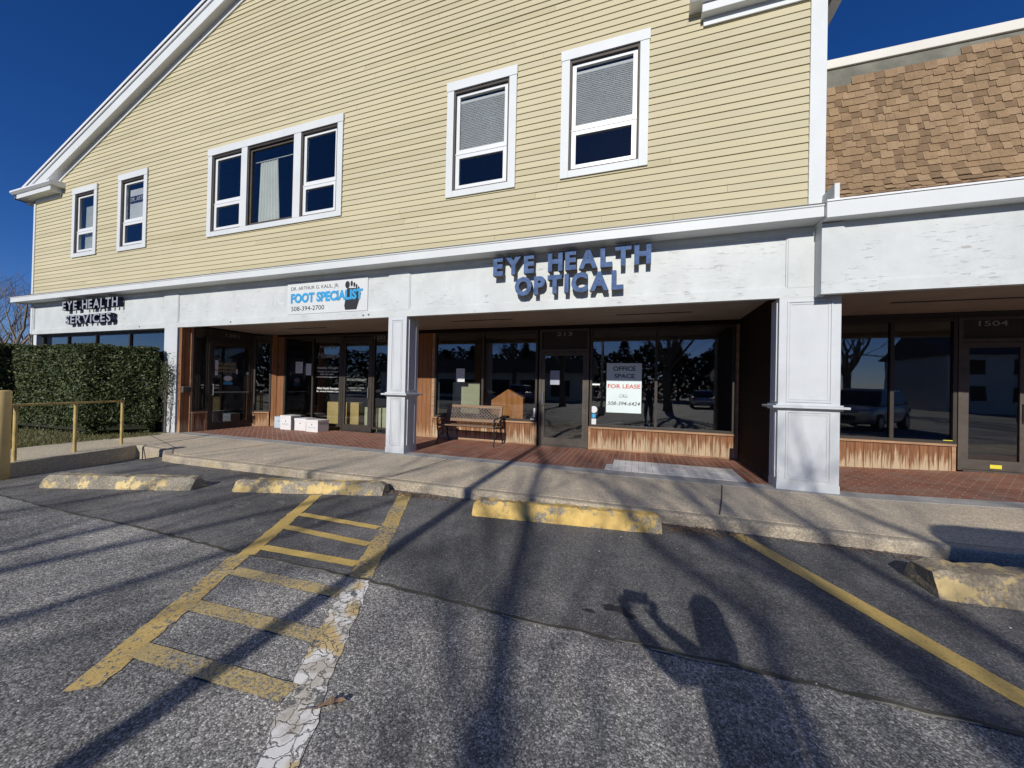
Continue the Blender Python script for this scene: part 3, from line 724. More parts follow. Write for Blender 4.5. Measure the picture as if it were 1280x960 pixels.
# flank walls and shop interiors
mb = MB(); mb.box(2.13, 2.24, .37, 2.6, 0, 3.1); mb.build('dividing_wall', m['wood_dark'], B)
mb = MB(); mb.box(-12.9, -12.305, .345, .62, 0, 3.1); mb.box(-20.2, -12.3, 3.2, 3.3, 0, 3.12); mb.box(-12.9,-12.8,.6,3.3,0,3.12); mb.box(-20.2, 2.2, 6.6, 6.7, 0, 3.12)
mb.box(-6.18, -6.08, 2.61, 6.6, 0, 3.12); mb.box(2.14, 2.24, 2.61, 6.6, 0, 3.12); mb.box(-12.8, -12.7, 3.3, 6.6, 0, 3.12)
mb.build('shop_partition', m['dark_wall'], B)
mb = MB(); mb.box(-20.2, -12.93, .35, 3.2, -.1, .0); mb.box(-12.7, 2.14, 2.61, 6.6, -.1, -.001); mb.box(-12.93,-12.31,.62,3.2,-.1,-.001); mb.build('shop_floor', m['carpet'], B)

# ---- upper windows
def upper_window(x0, x1, z0, z1, kind='plain', parts=None):
    cw = .155
    mb = MB(); mb.box(x0, x0+cw, -.026, .0, z0, z1-.19); mb.box(x1-cw, x1, -.026, .0, z0, z1-.19)
    mb.box(x0-.012, x1+.012, -.034, .0, z1-.188, z1); mb.box(x0+cw, x1-cw, -.024, .0, z0, z0+.13)
    bays = [(x0+cw, x1-cw, kind)] if not parts else parts
    if parts:
        for i in range(len(parts)-1): mb.box(parts[i][1], parts[i+1][0], -.027, .0, z0+.13, z1-.19)
    cs = mb.build('window', m['white'], B, bevel=.004)
    for a, b, k in bays:
        za, zb = z0+.13, z1-.19
        rv = MB(); rv.box(a-.01, a+.035, .0, .16, za, zb, 0); rv.box(b-.035, b+.01, .0, .16, za, zb, 0); rv.box(a+.035, b-.035, .0, .16, za-.01, za+.03, 0); rv.box(a+.035, b-.035, .0, .16, zb-.055, zb+.01, 1)
        rv.build('reveal', [m['bronze_grey'], m['bronze']], cs)
        mb = MB(); a1, b1, za1, zb1 = a+.04, b-.04, za+.035, zb-.06; t = .075; mid = za1+(zb1-za1)*.375
        y0, y1 = .045, .10
        if k == 'fixed':
            mb.box(a1, a1+.05, y0, y1, za1, zb1); mb.box(b1-.05, b1, y0, y1, za1, zb1); mb.box(a1+.05, b1-.05, y0, y1, za1, za1+.05); mb.box(a1+.05, b1-.05, y0, y1, zb1-.05, zb1)
            mb.build('window_frame', m['bronze_grey'], cs)
            g = MB(); g.box(a1+.049, b1-.049, .07, .076, za1+.049, zb1-.049); g.build('pane', m['glass_up'], cs)
        else:
            mb.box(a1, a1+t, y0, y1, mid, zb1); mb.box(b1-t, b1, y0, y1, mid, zb1); mb.box(a1+t, b1-t, y0, y1, zb1-t*.8, zb1); mb.box(a1+t, b1-t, y0, y1, mid, mid+t*1.1)
            mb.box(a1-.01, b1+.01, y0-.02, y1, mid-.028, mid-.002)
            t2 = .085; mb.box(a1, a1+t2, y0-.012, y1, za1, mid-.03); mb.box(b1-t2, b1, y0-.012, y1, za1, mid-.03); mb.box(a1+t2, b1-t2, y0-.012, y1, mid-.03-t2*.9, mid-.03); mb.box(a1+t2, b1-t2, y0-.012, y1, za1, za1+t2)
            mb.build('sash', m['vinyl'], cs, bevel=.003)
            g = MB(); g.box(a1+t-.001, b1-t+.001, .07, .076, mid+t*1.1-.001, zb1-t*.8+.001); g.build('pane', m['glass_up'], cs)
            g = MB(); g.box(a1+t2-.001, b1-t2+.001, .06, .066, za1+t2-.001, mid-.03-t2*.9+.001); g.build('pane', m['glass_up'], cs)
        if k == 'blind':
            mb = MB(); zt = zb1-.16; n = int((zt-mid)/.035)
            for i in range(n):
                zz = mid+.05+i*.035; mb.add([(a1+.03,.096,zz),(b1-.03,.096,zz),(b1-.03,.101,zz+.031),(a1+.03,.101,zz+.031)], [(0,1,2,3),(3,2,1,0)])
            mb.box(a1+.02, b1-.02, .095, .13, zt, zt+.05); mb.build('blind', m['blind'], cs)
        if k in ('fixed', 'shade'):
            mb = MB(); n = 60; a2 = a1+.16; wd = (b1-a1)*.5; top, bot = zb1-.32, za1+.03; ptsT = []; ptsB = []
            for i in range(n+1):
                t_ = i/n; y = .16+.022*sin(t_*44); ptsT.append((a2+.05+wd*t_*.8, y, top)); ptsB.append((a2+wd*t_, y, bot))
            mb.add(ptsT+ptsB, [(i, i+n+1, i+n+2, i+1) for i in range(n)]+[(i+1, i+n+2, i+n+1, i) for i in range(n)])
            if k == 'fixed': mb.tube([(a1+.02,.16,top+.03),(b1,.16,top+.03)], .012, 8)
            mb.build('curtain', m['curtain'], cs)
    return cs
w1 = upper_window(*wins[0], kind='shade'); w2 = upper_window(*wins[1], kind='plain')
upper_window(*wins[2], parts=[(-11.06,-9.93,'plain'),(-9.72,-8.11,'fixed'),(-7.88,-6.76,'plain')])
upper_window(*wins[3], kind='blind'); upper_window(*wins[4], kind='blind')
mb = MB(); mb.box(-15.02,-14.25,.13,.14,6.38,7.35); mb.build('roller_blind', m['blind'], w2)
mb = MB(); mb.box(-15.0,-14.2,.105,.112,6.93,7.13); nb = mb.build('name_board', m['black'], w2)
text_on('lettering', 'DR. ARTH', m['vinyl_white'], w2, -14.95, -14.25, 6.97, 7.09, .103, offset=.01)

# ================================================================ RIGHT WING
W = empty('shop_wing', (4,0,0), 'single storey shop wing with tan shingled mansard and white weathered fascia', 'building')
def wb(mb, *a, **k):
    o = mb.build(*a, **k); o.location.x -= 4; return o
mb = MB(); mb.box(2.545, 12, -.196, -.08, 2.975, 4.02); f2 = wb(mb, 'fascia', m['fascia'], W)
mb = MB(); mb.box(2.543, 12, -.222, -.197, 2.965, 3.115); mb.box(2.543, 2.80, -.222, -.197, 3.116, 4.0); mb.box(2.542, 2.543, -.222, .0, 2.965, 4.02); mb.box(2.543, 2.64, -.08, .0, 2.965, 4.02)
for (x0, x1, z0, z1) in ((2.80, 12, 3.116, 3.135), (2.80, 2.82, 3.136, 4.0)): mb.box(x0, x1, -.213, -.197, z0, z1)
mb.build('panel_moulding', m['fascia'], f2, bevel=.0)
mb = MB(); mb.box(2.535, 12, -.39, .0, 4.02, 4.245); wb(mb, 'cornice', m['white'], W, bevel=.004)
mb = MB(); mb.xprism([(-.405,4.247),(-.405,4.272),(-.30,4.285),(-.30,4.247)], 2.53, 12); wb(mb, 'flashing', m['metal_edge'], W)
mb = MB(); mb.box(2.62, 2.68, -.385, .04, 4.247, 4.50); wb(mb, 'downpipe_boot', m['white'], W)
# mansard, laid shingle by shingle
prof = [(-.33,4.285),(-.06,4.395),(.09,4.60),(.20,4.95),(.31,5.5),(.41,6.1),(.50,6.62),(.545,6.85)]
def pp(s):      # point on the profile at arc length s
    for i in range(len(prof)-1):
        d = math.dist(prof[i], prof[i+1])
        if s <= d or i == len(prof)-2:
            t = s/d; return (prof[i][0]+(prof[i+1][0]-prof[i][0])*t, prof[i][1]+(prof[i+1][1]-prof[i][1])*t, (prof[i+1][0]-prof[i][0])/d, (prof[i+1][1]-prof[i][1])/d)
        s -= d
Ltot = sum(math.dist(prof[i], prof[i+1]) for i in range(len(prof)-1))
mb = MB(); mb.xprism(prof+[(.7,6.85),(.7,4.27)], 2.655, 12.0); mans = wb(mb, 'mansard', m['felt'], W)
mb = MB(); rr = random.Random(21); ex = .128; s = 0; row = 0
while s < Ltot-.24:
    x = 2.66-rr.random()*.2; thick = False
    topcut = s > Ltot-.36
    while x < 12:
        thick = not thick if rr.random() < .8 else thick; wd = rr.uniform(.09,.17) if thick else rr.uniform(.07,.15)
        if not (topcut and (x < 4.3 or rr.random() < .35)) and not (s > Ltot-.44 and x < 3.1):
            a = pp(s-.0 if s > 0 else 0); b = pp(s+ex+.03); th = .020 if thick else .008
            ny, nz = -a[3], a[2]
            x0, x1 = max(x, 2.66), x+wd
            if x1 > x0+.01:
                d = rr.uniform(-.002,.002)+(0 if thick else .030)
                mb.add([(x0, a[0]+ny*th, a[1]+nz*th+d), (x1, a[0]+ny*th, a[1]+nz*th+d), (x1, b[0]+ny*.004, b[1]+nz*.004), (x0, b[0]+ny*.004, b[1]+nz*.004),
                        (x0, a[0], a[1]+d), (x1, a[0], a[1]+d), (x1, b[0], b[1]), (x0, b[0], b[1])],
                       [(0,1,2,3),(4,5,1,0),(5,6,2,1),(4,0,3,7)], (rr.choice((0,0,1)) if thick else rr.choice((0,2,2,1))))
        x += wd+.002
    s += ex; row += 1
sh = mb.build('shingle_courses', [m['shingle1'], m['shingle2'], m['shingle3']], mans)
mb = MB(); mb.box(2.655, 12, .50, .9, 6.81, 6.96); wb(mb, 'coping', m['coping'], W, bevel=.01)
mb = MB(); mb.box(2.655, 12, .65, .7, 4.0, 6.8); mb.box(2.655, 12, .7, 12, 6.4, 6.5); mb.box(2.7, 12, 12, 12.1, 0, 6.5); mb.box(11.9, 12, .3, 12, 0, 6.5); wb(mb, 'wing_wall', m['dark_wall'], W)
mb = MB(); mb.box(2.66, 12, .0, 2.6, 3.10, 3.12); mb.box(2.66, 12, -.08, .0, 3.10, 4.0); sw = wb(mb, 'soffit', m['soffit'], W)
mb = MB()
for a, b in ((4.15,5.9),(8,9.6)):
    mb = MB(); mb.box(a, b, 1.30, 1.38, 3.094, 3.0985); mb.build('vent_slot', m['dark'], sw)
before = set(bpy.data.objects)
mb = MB(); mb.box(2.24, 12, YB-.02, YB+.1, 2.99, 3.098); mb.build('shop_header', m['dark'], W)
lowwall(W, Tm, 2.26, 5.70, .60)
shop_window(W, Tm, 2.26, 5.72, .602, 2.985, bars=(4.76,))
shop_door(W, Tm, 5.73, 6.72, ztop=2.52, zh=2.988, number='1504', hand=1, fr='bronze_grey', z0=.125, bar=False)
lowwall(W, Tm, 6.74, 11.9, .60); shop_window(W, Tm, 6.73, 11.9, .602, 2.985, bars=(8.4,10.1))
mb = MB(); mb.box(2.24, 12, 6.6, 6.7, 0, 3.12); mb.box(2.24, 12, 2.61, 6.6, -.1, .12); mb.box(2.24, 12, 2.61, 6.6, 3.10, 3.2); mb.build('shop_partition', m['dark_wall'], W)
for o in set(bpy.data.objects)-before:
    if o.parent == W: o.location.x -= 4

# ================================================================ SIGNS
def letter_sign(name, label, rows, y, depth, face, side, off=.03):
    S_ = empty(name, (sum(r[1]+r[2] for r in rows)/2/len(rows), y, rows[0][3]), label, 'sign')
    for txt, x0, x1, z0, z1 in rows:
        # widths from the font itself
        ws_ = []
        for ch in txt:
            if ch == ' ': ws_.append(.42); continue
            v, f, n = text_mesh(ch, offset=off); ws_.append((max(p[0] for p in v)-min(p[0] for p in v)))
        gap = .12; tot = sum(ws_)+gap*(len(txt)-1); k = (x1-x0)/tot; x = x0
        for ch, wd in zip(txt, ws_):
            if ch != ' ':
                e = .012 if ch in 'OCS' else 0
                o = text_on('letter', ch, face, S_, x, x+wd*k, z0-e, z1+e, y, depth=depth, sidemat=side, offset=off)
                o.location = -S_.location
            x += (wd+gap)*k
    return S_
letter_sign('optician_sign', 'large blue raised letters reading EYE HEALTH OPTICAL on the white fascia', [('EYE HEALTH', -2.69, .195, 3.65, 4.005), ('OPTICAL', -2.24, -.25, 3.24, 3.58)], -.15, .12, m['blue'], m['return'], .05)
letter_sign('clinic_sign', 'small dark raised letters reading EYE HEALTH SERVICES on the fascia above the hedge', [('EYE HEALTH', -17.95, -14.92, 3.69, 3.98), ('SERVICES', -17.75, -15.25, 3.24, 3.51)], -.14, .13, m['grey_letter'], m['navy'], .02)
mb = MB(); mb.box(-8.22, -5.80, .002, .0245, 3.16, 3.93)
fsn = mb.build('foot_specialist_sign', m['board'], bevel=.002); tag(fsn, 'flat white painted board with blue foot specialist lettering and a black footprint', 'sign')
text_on('lettering', 'DR. ARTHUR G. KALIL, JR.', m['black'], fsn, -8.10, -6.62, 3.72, 3.83, -.001, offset=-.005)
text_on('lettering', 'FOOT SPECIALIST', m['cyan'], fsn, -8.10, -5.93, 3.43, 3.67, -.006, offset=.05)
text_on('lettering', '508-394-2700', m['black'], fsn, -8.08, -7.05, 3.24, 3.35, -.001, offset=.0)
mb = MB(); ft = [(-6.42,3.20),(-6.10,3.20),(-6.04,3.38),(-5.98,3.55),(-6.02,3.66),(-6.12,3.69),(-6.36,3.70),(-6.44,3.62),(-6.42,3.45),(-6.45,3.30)]
mb.yprism(ft, -.003, .001)
for cx, cz, rx, rz in ((-6.37,3.78,.065,.085),(-6.25,3.80,.032,.065),(-6.175,3.77,.028,.055),(-6.11,3.73,.025,.05),(-6.05,3.68,.023,.042)):
    mb.yprism([(cx+rx*cos(k*pi/8), cz+rz*sin(k*pi/8)) for k in range(16)], -.003-.0003, .001)
mb.build('footprint', m['black'], fsn)

# lease sign inside the glass
mb = MB(); mb.box(-.70, .11, 2.482, 2.488, .93, 2.13); ls = mb.build('lease_sign', m['sign_pale']); tag(ls, 'tall hand lettered sign for office space for lease in the shop window', 'sign')
kw = dict(offset=.02)
text_on('lettering', 'OFFICE', m['black'], ls, -.55, -.03, 1.945, 2.055, 2.4795, **kw)
text_on('lettering', 'SPACE', m['black'], ls, -.52, -.05, 1.77, 1.87, 2.4795, **kw)
text_on('lettering', 'FOR LEASE', m['red'], ls, -.67, .085, 1.52, 1.62, 2.4795, **kw)
text_on('lettering', 'CALL', m['black'], ls, -.39, -.20, 1.30, 1.38, 2.4795, shear=.35, offset=-.005)
text_on('lettering', '508-394-6424', m['black'], ls, -.67, .085, 1.11, 1.20, 2.4795, shear=.25, offset=.005)

# ================================================================ STREET FURNITURE AND SMALL THINGS
def wheel_stop(p0, p1, mat, label, h=.20, d=.26, seed=0, rough=.011):
    """p0, p1: front bottom corners on the asphalt"""
    a = Vector((*p0, 0)); b = Vector((*p1, 0)); L = (b-a).length; u = (b-a)/L; n = Vector((-u.y, u.x, 0))
    r = random.Random(seed); N = 40
    prof = [(0,0),(0.01,.055),(.055,h*.80),(.08,h),(d-.08,h),(d-.05,h*.8),(d-.01,.055),(d,0)]
    mb = MB(); k = len(prof); vs = []
    for i in range(N+1):
        t = i/N
        for (q, z) in prof:
            e = 1.0
            if i == 0 or i == N: e = .80
            f = (q-d/2)*(1 if e == 1 else .96)+d/2; zz = z*e
            if r.random() < .12 and z > .1: zz -= r.uniform(0, rough*2.5)
            vs.append((t*L-L/2+r.uniform(-rough, rough)*.4, f-d/2+r.uniform(-rough, rough)*.5, zz+r.uniform(-rough, rough)*.5*(z > 0)))
    fs = [(i*k+j, (i+1)*k+j, (i+1)*k+j+1, i*k+j+1) for i in range(N) for j in range(k-1)]
    fs += [tuple(range(k)), tuple(range(N*k+k-1, N*k-1, -1))]
    mb.add(vs, [f[::-1] for f in fs])
    o = mb.build('wheel_stop', mat); o.location = (a+b)/2 + n*d/2 + Vector((0, 0, -.132)); o.rotation_euler = (0, 0, math.atan2(u.y, u.x))
    return tag(o, label, 'wheel stop', 'concrete wheel stops along the kerb')
wheel_stop((-8.27,-3.90), (-6.18,-3.17), m['stop_a'], 'concrete wheel stop with peeling pale yellow paint nearest the cream bollard', h=.175, d=.30, seed=1)
wheel_stop((-5.60,-2.98), (-3.48,-2.30), m['stop_b'], 'concrete wheel stop with patchy yellow paint at the head of the hatched lines', h=.165, d=.30, seed=2)
wheel_stop((-1.93,-2.55), (.305,-2.28), m['stop_c'], 'bright yellow concrete wheel stop pushed against the kerb in front of the bench', h=.185, d=.28, seed=3)
wheel_stop((2.34,-2.86), (4.5,-2.75), m['stop_d'], 'broken wheel stop with crumbled end at the right edge by the shaded kerb', h=.22, d=.40, seed=4, rough=.022)
# bollard
mb = MB(); mb.tube([(0,0,-.4),(0,0,1.42)], .125, 32); bo = mb.build('bollard', m['yellow_post'], smooth=False); bo.location = (-9.50,-3.90,-.15)
bo.modifiers.new('bevel','BEVEL').width = .012; bo.modifiers['bevel'].limit_method='ANGLE'; bo.modifiers['bevel'].angle_limit = radians(50)
bo.data.polygons.foreach_set('use_smooth', [len(p.vertices) == 4 for p in bo.data.polygons])
tag(bo, 'thick cream yellow steel bollard at the left edge of the car park', 'bollard')
# handrail
hr = empty('handrail', (-10.8,-2.4,0), 'thin dull yellow pipe handrail standing on the raised walk', 'handrail')
P = [(-11.06,-1.72),(-10.63,-2.62),(-10.32,-3.47),(-9.98,-5.0)]
def loc(o, e): o.location = -e.location; return o
for i, p in enumerate(P):
    mb = MB(); mb.tube([(p[0],p[1],-.01),(p[0],p[1],.965)], .027, 12); mb.tube([(p[0],p[1],.955),(p[0],p[1],.985)], .031, 12); loc(mb.build('post', m['rail'], smooth=False), hr).parent = hr
mb = MB(); mb.tube([(p[0],p[1],.992) for p in P], .021, 12); loc(mb.build('rail', m['rail'], smooth=True), hr).parent = hr

# bench
bn = empty('park_bench', (-4.1,2.0,0), 'weathered wooden slat bench with black iron ends and a lattice back', 'bench')
bx0, bx1 = -.80, .80
def bpart(mb, name, mat, parent=bn, **k): o = mb.build(name, mat, parent, **k); return o
seat = []
for i, (y, z) in enumerate(((-.30,.485),(-.215,.475),(-.13,.468),(-.045,.465),(.04,.47))):
    mb = MB(); mb.box(bx0-.03, bx1+.03, y-.034, y+.034, z-.014, z+.014); bpart(mb, 'seat_slat', m['wood_bench'], bevel=.004)
ba = radians(14)
def bk(u, v, w_): return (u, .12+v*sin(ba)+w_*cos(ba), .55+v*cos(ba)-w_*sin(ba))
mb = MB(); mb.T = bk
mb.box(bx0, bx1, 0, 0, 0, 0) if False else None
def bbox(mb, u0, u1, v0, v1, w0, w1):
    mb.add([(u0,v0,w0),(u1,v0,w0),(u1,v1,w0),(u0,v1,w0),(u0,v0,w1),(u1,v0,w1),(u1,v1,w1),(u0,v1,w1)], [(0,1,2,3),(7,6,5,4),(4,5,1,0),(5,6,2,1),(6,7,3,2),(7,4,0,3)])
bbox(mb, bx0, bx1, 0, .075, -.018, .018); bbox(mb, bx0, bx1, .375, .45, -.018, .018); bbox(mb, bx0, bx0+.075, .076, .374, -.018, .018); bbox(mb, bx1-.075, bx1, .076, .374, -.018, .018)
bpart(mb, 'back_frame', m['wood_bench'], bevel=.004)
mb = MB(); mb.T = bk; n = 15; u0, u1 = bx0+.075, bx1-.075; st = (u1-u0)/n
for i in range(-5, n):
    for s in (1, -1):
        a = u0+i*st if s > 0 else u1-i*st; P0 = []
        lo, hi = 0.0, .298
        def pt(t): return (a+s*(t-.0)*1.25, .076+t)
        t0, t1 = lo, hi
        # clip to the frame
        if s > 0: t0 = max(t0, (u0-a)/1.25); t1 = min(t1, (u1-a)/1.25)
        else: t0 = max(t0, (a-u1)/1.25); t1 = min(t1, (a-u0)/1.25)
        if t1-t0 > .01: q0, q1 = pt(t0), pt(t1); mb.tube([(q0[0], q0[1], .002*s), (q1[0], q1[1], .002*s)], .0125, 5)
bpart(mb, 'lattice_panel', m['bronze_lattice'])
for sx in (bx0+.01, bx1-.01):
    mb = MB(); r_ = .017
    def T3(pts, r=r_): mb.tube([(sx, y, z) for y, z in pts], r, 7)
    T3([(-.33,.0),(-.36,.02),(-.30,.15),(-.31,.30),(-.345,.40),(-.33,.47)]); T3([(.27,.0),(.30,.02),(.22,.16),(.15,.34),(.12,.46),(.17,.75),(.235,.98)], .02)
    T3([(-.33,.455),(-.1,.44),(.12,.45)]); T3([(-.33,.47),(-.37,.58),(-.34,.66),(-.2,.685),(.0,.69),(.17,.72)], .018)
    T3([(-.30,.16),(-.15,.22),(-.02,.28),(.1,.24),(.22,.16)], .012); T3([(-.31,.32),(-.2,.38),(-.05,.33),(.02,.25),(-.05,.19),(-.13,.22)], .010)
    T3([(-.30,.5),(-.2,.60),(-.1,.56),(-.05,.48)], .010); T3([(-.05,.48),(.02,.6),(.1,.64),(.12,.56),(.06,.53)], .010); T3([(-.36,.58),(-.3,.56),(-.27,.61),(-.31,.64)], .009)
    bpart(mb, 'iron_end', m['iron'], smooth=True)
mb = MB(); mb.tube([(bx0,.12,.30),(bx1,.12,.30)], .009, 6); bpart(mb, 'stretcher', m['iron'])

# archive boxes beside the left shop window
def carton(x, y, w_, d, h, mat, label, lid=True, rot=0, text=None):
    o = empty('cardboard_box', (x, y, 0), label, 'box', 'cardboard boxes outside the left shop'); o.rotation_euler = (0, 0, rot)
    mb = MB(); mb.box(-w_/2, w_/2, 0, d, .003, h-.0); bd = mb.build('box_body', mat, o, bevel=.004)
    mb = MB(); mb.tube([(-.0, -.001, h*.62), (.0, .001, h*.62)], .02, 10) ; mb.build('hand_hole', m['dark'], bd)
    if lid:
        mb = MB(); mb.box(-w_/2-.008, w_/2+.008, -.008, d+.008, h-.07, h+.008); mb.build('lid', mat, o, bevel=.004)
    if text: text_on('lettering', text, m['grey_letter'], bd, -w_*.28, w_*.28, h*.34, h*.46, -.0012)
    return o
carton(-10.98, 2.08, .38, .33, .37, m['cardboard_blue'], 'pale blue cardboard box against the orange wood wall, leftmost of four', lid=False)
carton(-10.42, 1.86, .44, .36, .44, m['cardboard_white'], 'tallest white cardboard box, second from the wood wall', text='FILES')
carton(-9.86, 1.90, .46, .38, .37, m['cardboard_white'], 'white cardboard box with a dark hand hole, third from the wood wall')
carton(-9.28, 1.80, .48, .40, .36, m['cardboard_white'], 'white cardboard box nearest the glass door with faint printing', text='Records', rot=-.04)
# cartons and panels standing inside the windows
def thin(name, x0, x1, y, z0, z1, mat, label, cat, th=.04, group=None):
    mb = MB(); mb.box(x0, x1, y, y+th, z0, z1); return tag(mb.build(name, mat, bevel=.004), label, cat, group)
G = 'cartons standing inside the left shop'
for x0, x1, z1, mt, lb in ((-9.45,-9.0,.86,'cardboard_yellow','yellow carton inside behind the lettered window pane'), (-8.78,-8.62,.87,'cardboard_yellow','narrow yellow carton at the hinge side behind the glass door'),
    (-8.54,-8.20,.87,'cardboard_yellow','wide yellow carton in the middle behind the glass door'), (-7.97,-7.82,.74,'panel_green','narrow pale carton at the handle side behind the glass door'),
    (-7.56,-7.36,.73,'panel_green','pale carton inside just right of the glass door'), (-7.31,-7.08,.74,'panel_green','pale carton inside beside the white pillar')):
    thin('carton', x0*1.02+.0, x1*1.02, 2.72, 0.0, z1+.02, m[mt], lb, 'box', .22, G)
thin('display_panel', -5.85, -5.50, 2.75, .3, 1.60, m['panel_green'], 'pale green upright panel inside at the left edge of the middle shop window', 'panel')
thin('display_panel', -5.05, -4.2, 2.75, .3, 1.60, m['panel_green'], 'wide pale green panel inside the window directly behind the bench', 'panel')
mb = MB(); mb.yprism([(-3.85,.02),(-2.92,.02),(-2.92,1.20),(-3.37,1.43),(-3.85,1.12)], 2.78, 3.0); tag(mb.build('lectern', m['wood_orange'], bevel=.006), 'orange wooden panel with a peaked top standing inside behind the bench', 'lectern')
# decals and notices on the glass
def paper(x0, x1, z0, z1, mat, label, name='paper_notice', cat='notice', y=2.488, group=None, lines=0):
    mb = MB(); mb.box(x0, x1, y-.0, y+.0025, z0, z1); o = tag(mb.build(name, m[mat]), label, cat, group)
    if lines:
        mb = MB()
        for i in range(lines):
            zz = z1-.05-(z1-z0-.08)*i/lines; mb.box(x0+.03, x1-.03-.05*((i*7)%3), y-.0012, y-.0004, zz-.007, zz)
        mb.build('printed_lines', m['grey_letter'], o)
    return o
paper(-4.81,-4.55,1.61,1.98,'paper','white paper notice taped to the middle shop window above the bench', lines=7)
paper(-2.11,-1.87,1.58,1.94,'sign_grey','grey paper notice on the glass door of the middle shop', lines=5, y=2.486)
paper(-10.79,-10.48,1.80,2.18,'paper','white paper notice at the left of the massage shop window', lines=7)
paper(-10.34,-10.11,1.74,2.12,'paper','smaller grey notice on the mullion side of the massage shop window', lines=6)
paper(-1.86,-1.68,.15,.21,'yellow_tag','yellow tag low on the middle shop door', 'yellow_tag', 'tag', y=2.482)
paper(5.53,5.68,.60,.67,'yellow_tag','yellow tag on the window sill of the right shop', 'yellow_tag', 'tag', y=2.475)
paper(6.17,6.33,.19,.26,'yellow_tag','yellow tag low on the right shop door', 'yellow_tag', 'tag', y=2.455)
paper(-1.045,-.935,.58,.76,'paper','small white card at the bottom corner of the lease window', 'card', 'card')
paper(-1.04,-.95,.78,.88,'cyan','blue sticker above the white card in the lease window', 'sticker', 'sticker')
mb = MB(); mb.yprism([(-.995+.085*cos(k*pi/12), .985+.085*sin(k*pi/12)) for k in range(24)], 2.486, 2.489); tag(mb.build('sticker', m['paper']), 'round white sticker in the corner of the lease window', 'sticker')
paper(-1.06,-.86,1.585,1.625,'vinyl_white','white sign bar at shoulder height in the corner of the lease window', 'sticker', 'sticker')
paper(-2.62,-2.48,.61,.68,'paper','white card on the sill beside the middle shop door', 'card', 'card')
paper(-2.53,-2.485,.72,.96,'paper','slim white alarm box on the frame beside the middle shop door', 'alarm_box', 'box', y=2.46)
# window lettering
def vinyl(rows, label, T=None):
    S_ = None
    for txt, x0, x1, z0, z1, mat, sh in rows:
        o = text_on('window_lettering', txt, m[mat], S_, x0, x1, z0, z1, 2.5095 if T is None else .0105, T=T, shear=sh, offset=.012)
        if S_ is None: S_ = tag(o, label, 'lettering')
        else: o.name = 'lettering_line'
vinyl([('Foot Spa', -9.80,-9.12,2.58,2.72,'vinyl_grey',.3), ('Massage', -9.88,-9.0,2.24,2.48,'vinyl_grey',.3), ('Healthy Weight', -9.88,-9.02,1.93,2.02,'vinyl_white',0), ('Weight Loss Center', -9.88,-9.02,1.83,1.89,'vinyl_white',0), ('508-385-4001', -9.75,-9.2,1.75,1.80,'vinyl_white',0), ('www.healthyweight.com', -9.9,-9.05,1.67,1.715,'vinyl_white',0), ('Allied Health Providers', -9.88,-8.95,1.29,1.36,'vinyl_white',0), ('By several Health Care', -9.88,-8.95,1.19,1.25,'vinyl_white',0)], 'white lettering on the window pane reading Massage and Healthy Weight')
vinyl([('PSYCHOTHERAPY', -8.66,-7.90,1.58,1.65,'vinyl_white',0), ('THERAPIST OFFICES', -8.6,-7.98,1.335,1.38,'vinyl_white',0), ('508-394', -8.5,-8.1,1.27,1.31,'vinyl_white',0), ('ON TOTAL', -8.55,-8.0,1.78,1.86,'vinyl_grey',0)], 'white lettering on the glass door of the left shop')
vinyl([('EYE HEALTH', .98,1.50,1.98,2.06,'vinyl_gold',0), ('SERVICES', 1.0,1.5,1.86,1.93,'vinyl_gold',0), ('OPTOMETRY', .98,1.6,1.76,1.81,'vinyl_gold',0)], 'gold lettering on the side entrance door', T=lambda u, w_, z: Ts(u, w_-.025, z))
def spaper(u0, u1, z0, z1, mat, label, name='sticker', cat='sticker'):
    mb = MB(); mb.T = Ts; mb.box(u0, u1, -.016, -.012, z0, z1); tag(mb.build(name, m[mat]), label, cat)
spaper(.90,.99,1.83,2.12,'paper','tall white hours card on the side entrance door', 'card', 'card'); spaper(.90,.98,1.66,1.80,'paper','small white card low under the hours card', 'card', 'card')
spaper(1.52,1.57,1.72,1.88,'paper','narrow white strip sticker on the side entrance door'); spaper(1.85,1.92,1.70,1.80,'paper','small white sticker at the right of the side entrance door')
spaper(1.15,1.42,1.38,1.47,'cyan','blue oblong sticker on the side entrance door')
mb = MB(); mb.T = Ts; P = [(1.28+.13*cos(k*pi/12), 1.57+.085*sin(k*pi/12)) for k in range(24)]; mb.add([(u,-.018,z) for u, z in P], [tuple(range(24))]); tag(mb.build('sticker', m['paper']), 'oval white sticker above the blue one on the side entrance door', 'sticker')
spaper(1.22,1.42,.17,.24,'yellow_tag','pale yellow tag at the foot of the side entrance door', 'yellow_tag', 'tag')
# mail box on the cedar flank
o = empty('mailbox', (-12.19,.13,1.2), 'small grey metal mailbox on the cedar flank wall beside the hedge', 'mailbox')
mb = MB(); mb.box(0, .10, -.10, .10, -.06, .10); mb.build('mailbox_body', m['bronze_grey'], o, bevel=.006)
mb = MB(); mb.xprism([(-.105,.09),(.105,.09),(.105,.11),(-.105,.11)], -.0, .12); mb.build('lid', m['steel'], o)
# wall button by the left shop window
mb = MB(); mb.box(-11.60,-11.52,2.47,2.488,1.98,2.08); tag(mb.build('doorbell', m['bronze_grey'], bevel=.004), 'small grey bell plate on the wood wall beside the side entrance', 'doorbell')

